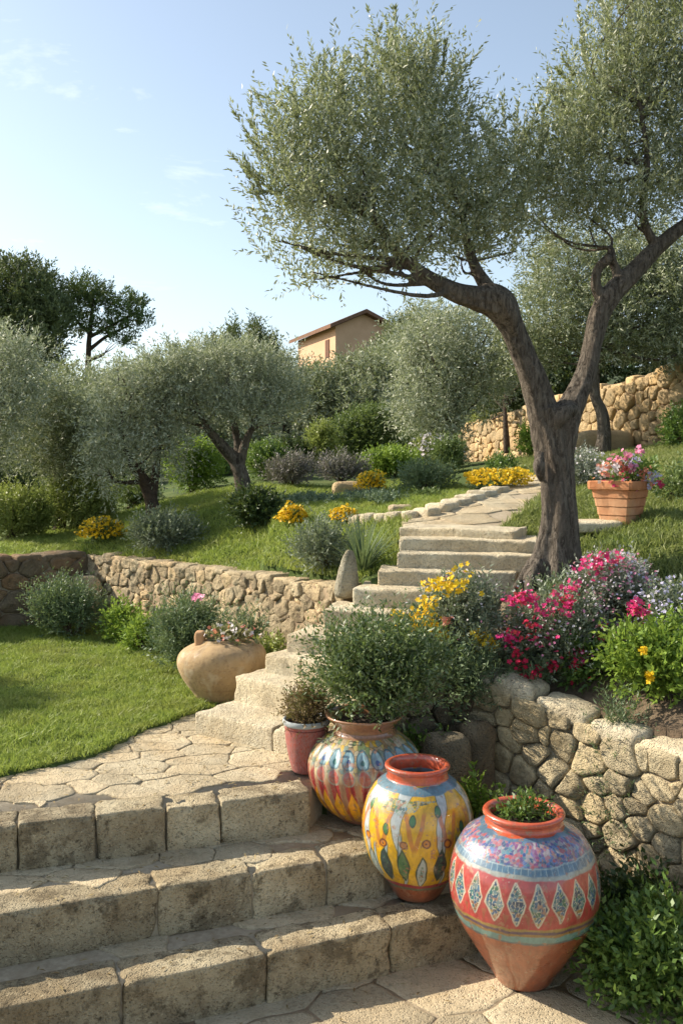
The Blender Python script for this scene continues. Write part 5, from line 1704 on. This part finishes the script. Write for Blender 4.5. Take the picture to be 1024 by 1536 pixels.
PG = 'pines on the left skyline'
tree('pine_tree', 'massive dark umbrella pine at the left skyline', bt(20, 680, 33),
     [[(20, 700, 33, 10), (22, 600, 33, 8), (25, 500, 33, 5)], [(22, 580, 33, 5), (60, 520, 33, 4), (75, 470, 33, 2)]],
     [(20, 425, 33, 55, 1.6, 38), (60, 450, 32.5, 38, 1.2, 45), (-20, 470, 33, 60, 1.6, 60), (30, 490, 32.5, 50, 1.4, 40), (70, 505, 32, 34, 1, 35), (90, 470, 32, 18, .8, 25), (50, 540, 32.5, 45, 1.2, 30), (-10, 540, 33, 50, 1.4, 40)],
     'pine', .17, .05, 4.0, .4, 10, .9, .6, .4, 51, .35, 80000, group=PG)
tree('pine_tree', 'lighter pine with open branches and a visible trunk', bt(133, 690, 34),
     [[(133, 700, 34, 7), (133, 600, 34, 6), (133, 530, 34, 4), (136, 490, 34, 3), (140, 450, 34, 2)], [(134, 540, 34, 3), (150, 534, 34, 2.5), (157, 530, 34, 2)], [(134, 525, 34, 3), (160, 505, 34, 2.2), (190, 490, 34, 1.6)], [(135, 505, 34, 3), (165, 490, 34, 2), (200, 470, 34, 1.4)], [(136, 500, 34, 2.5), (115, 480, 34, 2), (105, 450, 34, 1.4)]],
     [(130, 440, 34, 32, 1, 20), (108, 455, 34, 20, .8, 26), (150, 455, 34, 20, .8, 20), (190, 462, 34, 25, .9, 20), (205, 485, 34, 18, .8, 14), (165, 490, 34, 28, .9, 12), (120, 490, 34, 22, .8, 18), (180, 512, 34, 22, .8, 8), (205, 455, 34, 12, .6, 10)],
     'pine_lit', .16, .045, 3.2, .35, 10, .9, .6, .4, 52, .4, 40000, group=PG, bark=M['bark_far'])
tree('evergreen_tree', 'dark evergreen mass in the shade behind the left olives', bt(30, 700, 18),
     [[(30, 720, 18, 8), (30, 650, 18, 6)]],
     [(20, 680, 18, 60, 1.2, 45), (70, 690, 18, 45, 1.2, 50), (-40, 680, 18, 60, 1.2, 60), (110, 700, 18, 40, 1, 50), (150, 680, 18.5, 50, 1, 60)],
     'dark', .10, .04, 4.0, .3, 9, .5, .6, .5, 53, .3, 45000, group=BG)
tree('evergreen_tree', 'deep green tree mass between pines and olives', bt(170, 660, 24),
     [[(170, 680, 24, 7), (170, 600, 24, 5)]],
     [(170, 610, 24, 60, 1.4, 50), (230, 590, 25, 60, 1.4, 50), (110, 600, 25, 60, 1.4, 45), (300, 600, 25, 60, 1.4, 55), (290, 560, 26, 35, 1.2, 35), (160, 650, 22, 60, 1, 40), (270, 650, 22, 70, 1, 40), (350, 640, 22, 60, 1, 35)],
     'olive_dim', .12, .04, 4.0, .35, 9, .5, .6, .5, 54, .3, 80000, group=BG)
# an olive outside the left edge, whose shade falls on the lawn
tree('olive_tree', 'olive just beyond the left edge that shades the lawn corner', (-6.5, 7.9, .66),
     [[(512 - 6.5 / 7.9 * F, 1000, 7.9, 20), (512 - 6.5 / 7.9 * F, 850, 7.9, 14), (512 - 6.4 / 7.9 * F, 700, 7.9, 10)]],
     [(512 - 6.2 / 7.9 * F, 600, 7.9, 90, .5, 60), (512 - 6.7 / 7.9 * F, 560, 7.9, 100, .5, 70), (512 - 5.9 / 7.4 * F, 640, 7.4, 60, .35, 40)],
     'olive_far', .06, .02, 2.6, .25, 10, .5, .6, .5, 60, .5, 30000, M['bark'], group=OG)

# fallen olive leaves on the paving
def litter():
    r = rs(9)
    pts = []
    for _ in range(9000):
        x = r.uniform(-2.6, 1.6); y = r.uniform(3.3, 6.3)
        if y < lineA(x) - .02 and not (x > 1.3 and y > 4.2): z = .008
        elif lineA(x) + .03 < y < lineB(x) - .02 and x < .75: z = .224
        elif lineB(x) + .03 < y < lineC(x) - .02 and x < .2: z = .444
        elif lineC(x) + .03 < y < terrace_back(np.array([x]))[0] - .02 and x < -.15: z = .662
        else: continue
        w_ = math.exp(-((x + .9) / 2.2) ** 2)
        if r.rand() > .10 * w_: continue
        pts.append((x, y, z + .003))
    pts = np.array(pts)
    d = r.normal(size=(len(pts), 3)) * np.array([1, 1, .08])
    mb = MB()
    k = norm(np.cross(norm(d), np.array([0, 0, 1.]) + r.normal(size=(len(pts), 3)) * .15))
    l = r.uniform(.022, .042, len(pts))[:, None]; w = l * .13
    d = norm(d)
    V = np.stack([pts, pts + d * l * .5 + k * w + [0, 0, .003], pts + d * l, pts + d * l * .5 - k * w + [0, 0, .003]], 1).reshape(-1, 3)
    mb.add(V, np.arange(len(V)).reshape(-1, 4))
    tag(mb.build('fallen_leaves', [L['litter']]), 'dry olive leaves scattered over the steps and the landing', 'leaves', kind='stuff')


L['litter'] = leaf_mat('dry_leaf', (.20, .13, .05), (.34, .27, .13), None, .1, .7)
litter()

# ------------------------------------------------------------------ house
M['plaster'] = flat_mat('peach_plaster', (.62, .40, .25), (.56, .35, .215), 1.2, .9, .1, (.52, .34, .20))
M['roof'] = flat_mat('clay_roof', (.22, .12, .075), (.15, .085, .055), 3, .9, .5)
M['shutter'] = flat_mat('brown_shutter', (.16, .07, .035), (.11, .05, .03), 5, .7, .2)
ca = P(503, 560, 80); zt_ = H + (HY - 489) / F * 80
fa = np.array([P(446, 0, 90)[0], 90.0]); cr = np.array([ca[0], 80.0])
ul = (fa - cr) / np.linalg.norm(fa - cr); ur = np.array([-ul[1], ul[0]])
if ur[0] < 0: ur = -ur
Lh, Wh = 10.5, 5.2
zb_ = 6.0
hr = empty('house', (cr[0], cr[1], zb_), 'peach plastered house with a brown tiled roof on the hilltop', 'house')
def hp(a, b, z): q = cr + ul * a + ur * b; return (q[0], q[1], z)
mb = MB()
rz_ = zt_ + 1.15
V = [hp(0, 0, zb_), hp(Lh, 0, zb_), hp(Lh, Wh, zb_), hp(0, Wh, zb_), hp(0, 0, zt_), hp(Lh, 0, zt_), hp(Lh, Wh, zt_), hp(0, Wh, zt_), hp(0, Wh / 2, rz_), hp(Lh, Wh / 2, rz_)]
mb.add(V, [(0, 1, 5, 4), (1, 2, 6, 5), (2, 3, 7, 6), (3, 0, 4, 7)], [(4, 7, 8), (5, 6, 9)])
mb.build('wall', [M['plaster']], hr, smooth=False)
mb = MB()
ov, sl = .7, 1.15 / (Wh / 2)
for sgn in (0, 1):
    e0 = -ov if sgn == 0 else Wh + ov
    ze = zt_ - ov * sl
    a = [hp(-ov, e0, ze + .05), hp(Lh + ov, e0, ze + .05), hp(Lh + ov, Wh / 2, rz_ + .05), hp(-ov, Wh / 2, rz_ + .05)]
    b = [(x, y, z + .32) for x, y, z in a]
    mb.add(a + b, [(0, 1, 2, 3), (4, 5, 6, 7), (0, 1, 5, 4), (1, 2, 6, 5), (3, 0, 4, 7)])
mb.build('roof', [M['roof']], hr, smooth=False)
for k in range(1):
    mb = MB(); a0_ = 1.5 + k * 3.2
    V = []
    for dep in (-.06, .06):
        V += [hp(a0_, dep, zt_ - 2.5), hp(a0_ + 1.0, dep, zt_ - 2.5), hp(a0_ + 1.0, dep, zt_ - .95), hp(a0_, dep, zt_ - .95)]
    mb.add(V, [(0, 1, 2, 3), (4, 5, 6, 7), (0, 1, 5, 4), (1, 2, 6, 5), (2, 3, 7, 6), (3, 0, 4, 7)])
    mb.build('shutter', [M['shutter']], hr, smooth=False)

# ------------------------------------------------------------------ light, sky, camera
AZ, EL = math.radians(18), math.radians(33)
sv = Vector((-math.cos(AZ) * math.cos(EL), math.sin(AZ) * math.cos(EL), math.sin(EL)))
sun = bpy.data.lights.new('sun', 'SUN'); sun.energy = 5.0; sun.angle = math.radians(.6); sun.color = (1, .895, .745)
so = bpy.data.objects.new('sun', sun); so.rotation_euler = sv.to_track_quat('Z', 'Y').to_euler(); so.location = (-8, 4, 9); COL.objects.link(so)
w = bpy.data.worlds.new('World'); S.world = w; w.use_nodes = True
t = w.node_tree; t.nodes.clear()
out = t.nodes.new('ShaderNodeOutputWorld'); bg = t.nodes.new('ShaderNodeBackground'); bg.inputs[1].default_value = .15
sky = t.nodes.new('ShaderNodeTexSky'); sky.sky_type = 'NISHITA'; sky.sun_disc = False
sky.sun_elevation = EL; sky.sun_rotation = math.atan2(sv.x, sv.y); sky.air_density = 1.0; sky.dust_density = 1.2; sky.ozone_density = 1.5
# thin cirrus
tc = t.nodes.new('ShaderNodeTexCoord')
mp = t.nodes.new('ShaderNodeMapping'); mp.inputs['Scale'].default_value = (2.2, 2.2, 9.0); mp.inputs['Rotation'].default_value = (0, math.radians(12), 0)
t.links.new(tc.outputs['Generated'], mp.inputs['Vector'])
nz = noise(t, 1.6, 7, .6, mp.outputs[0], .4)
fac = ramp(t, nz, .58, .78, 0, .55)
hs = t.nodes.new('ShaderNodeHueSaturation'); hs.inputs['Saturation'].default_value = .74; hs.inputs['Hue'].default_value = .493; hs.inputs['Value'].default_value = .9; t.links.new(sky.outputs[0], hs.inputs['Color'])
colr = mixc(t, hs.outputs[0], (7.5, 7.5, 7.6), fac)
t.links.new(colr, bg.inputs[0]); t.links.new(bg.outputs[0], out.inputs[0])

cam = bpy.data.cameras.new('camera'); co = bpy.data.objects.new('camera', cam); COL.objects.link(co)
co.location = (0, 0, H); co.rotation_euler = (math.radians(90), 0, 0)
cam.sensor_fit = 'VERTICAL'; cam.sensor_height = 36; cam.lens = F / 1536 * 36; cam.shift_y = -(768 - HY) / 1536
cam.clip_end = 1000; cam.clip_start = .05
S.camera = co
S.view_settings.view_transform = 'Standard'; S.view_settings.look = 'None'; S.view_settings.exposure = .72; S.view_settings.gamma = 1
S.cycles.max_bounces = 6; S.cycles.diffuse_bounces = 3; S.cycles.transmission_bounces = 4
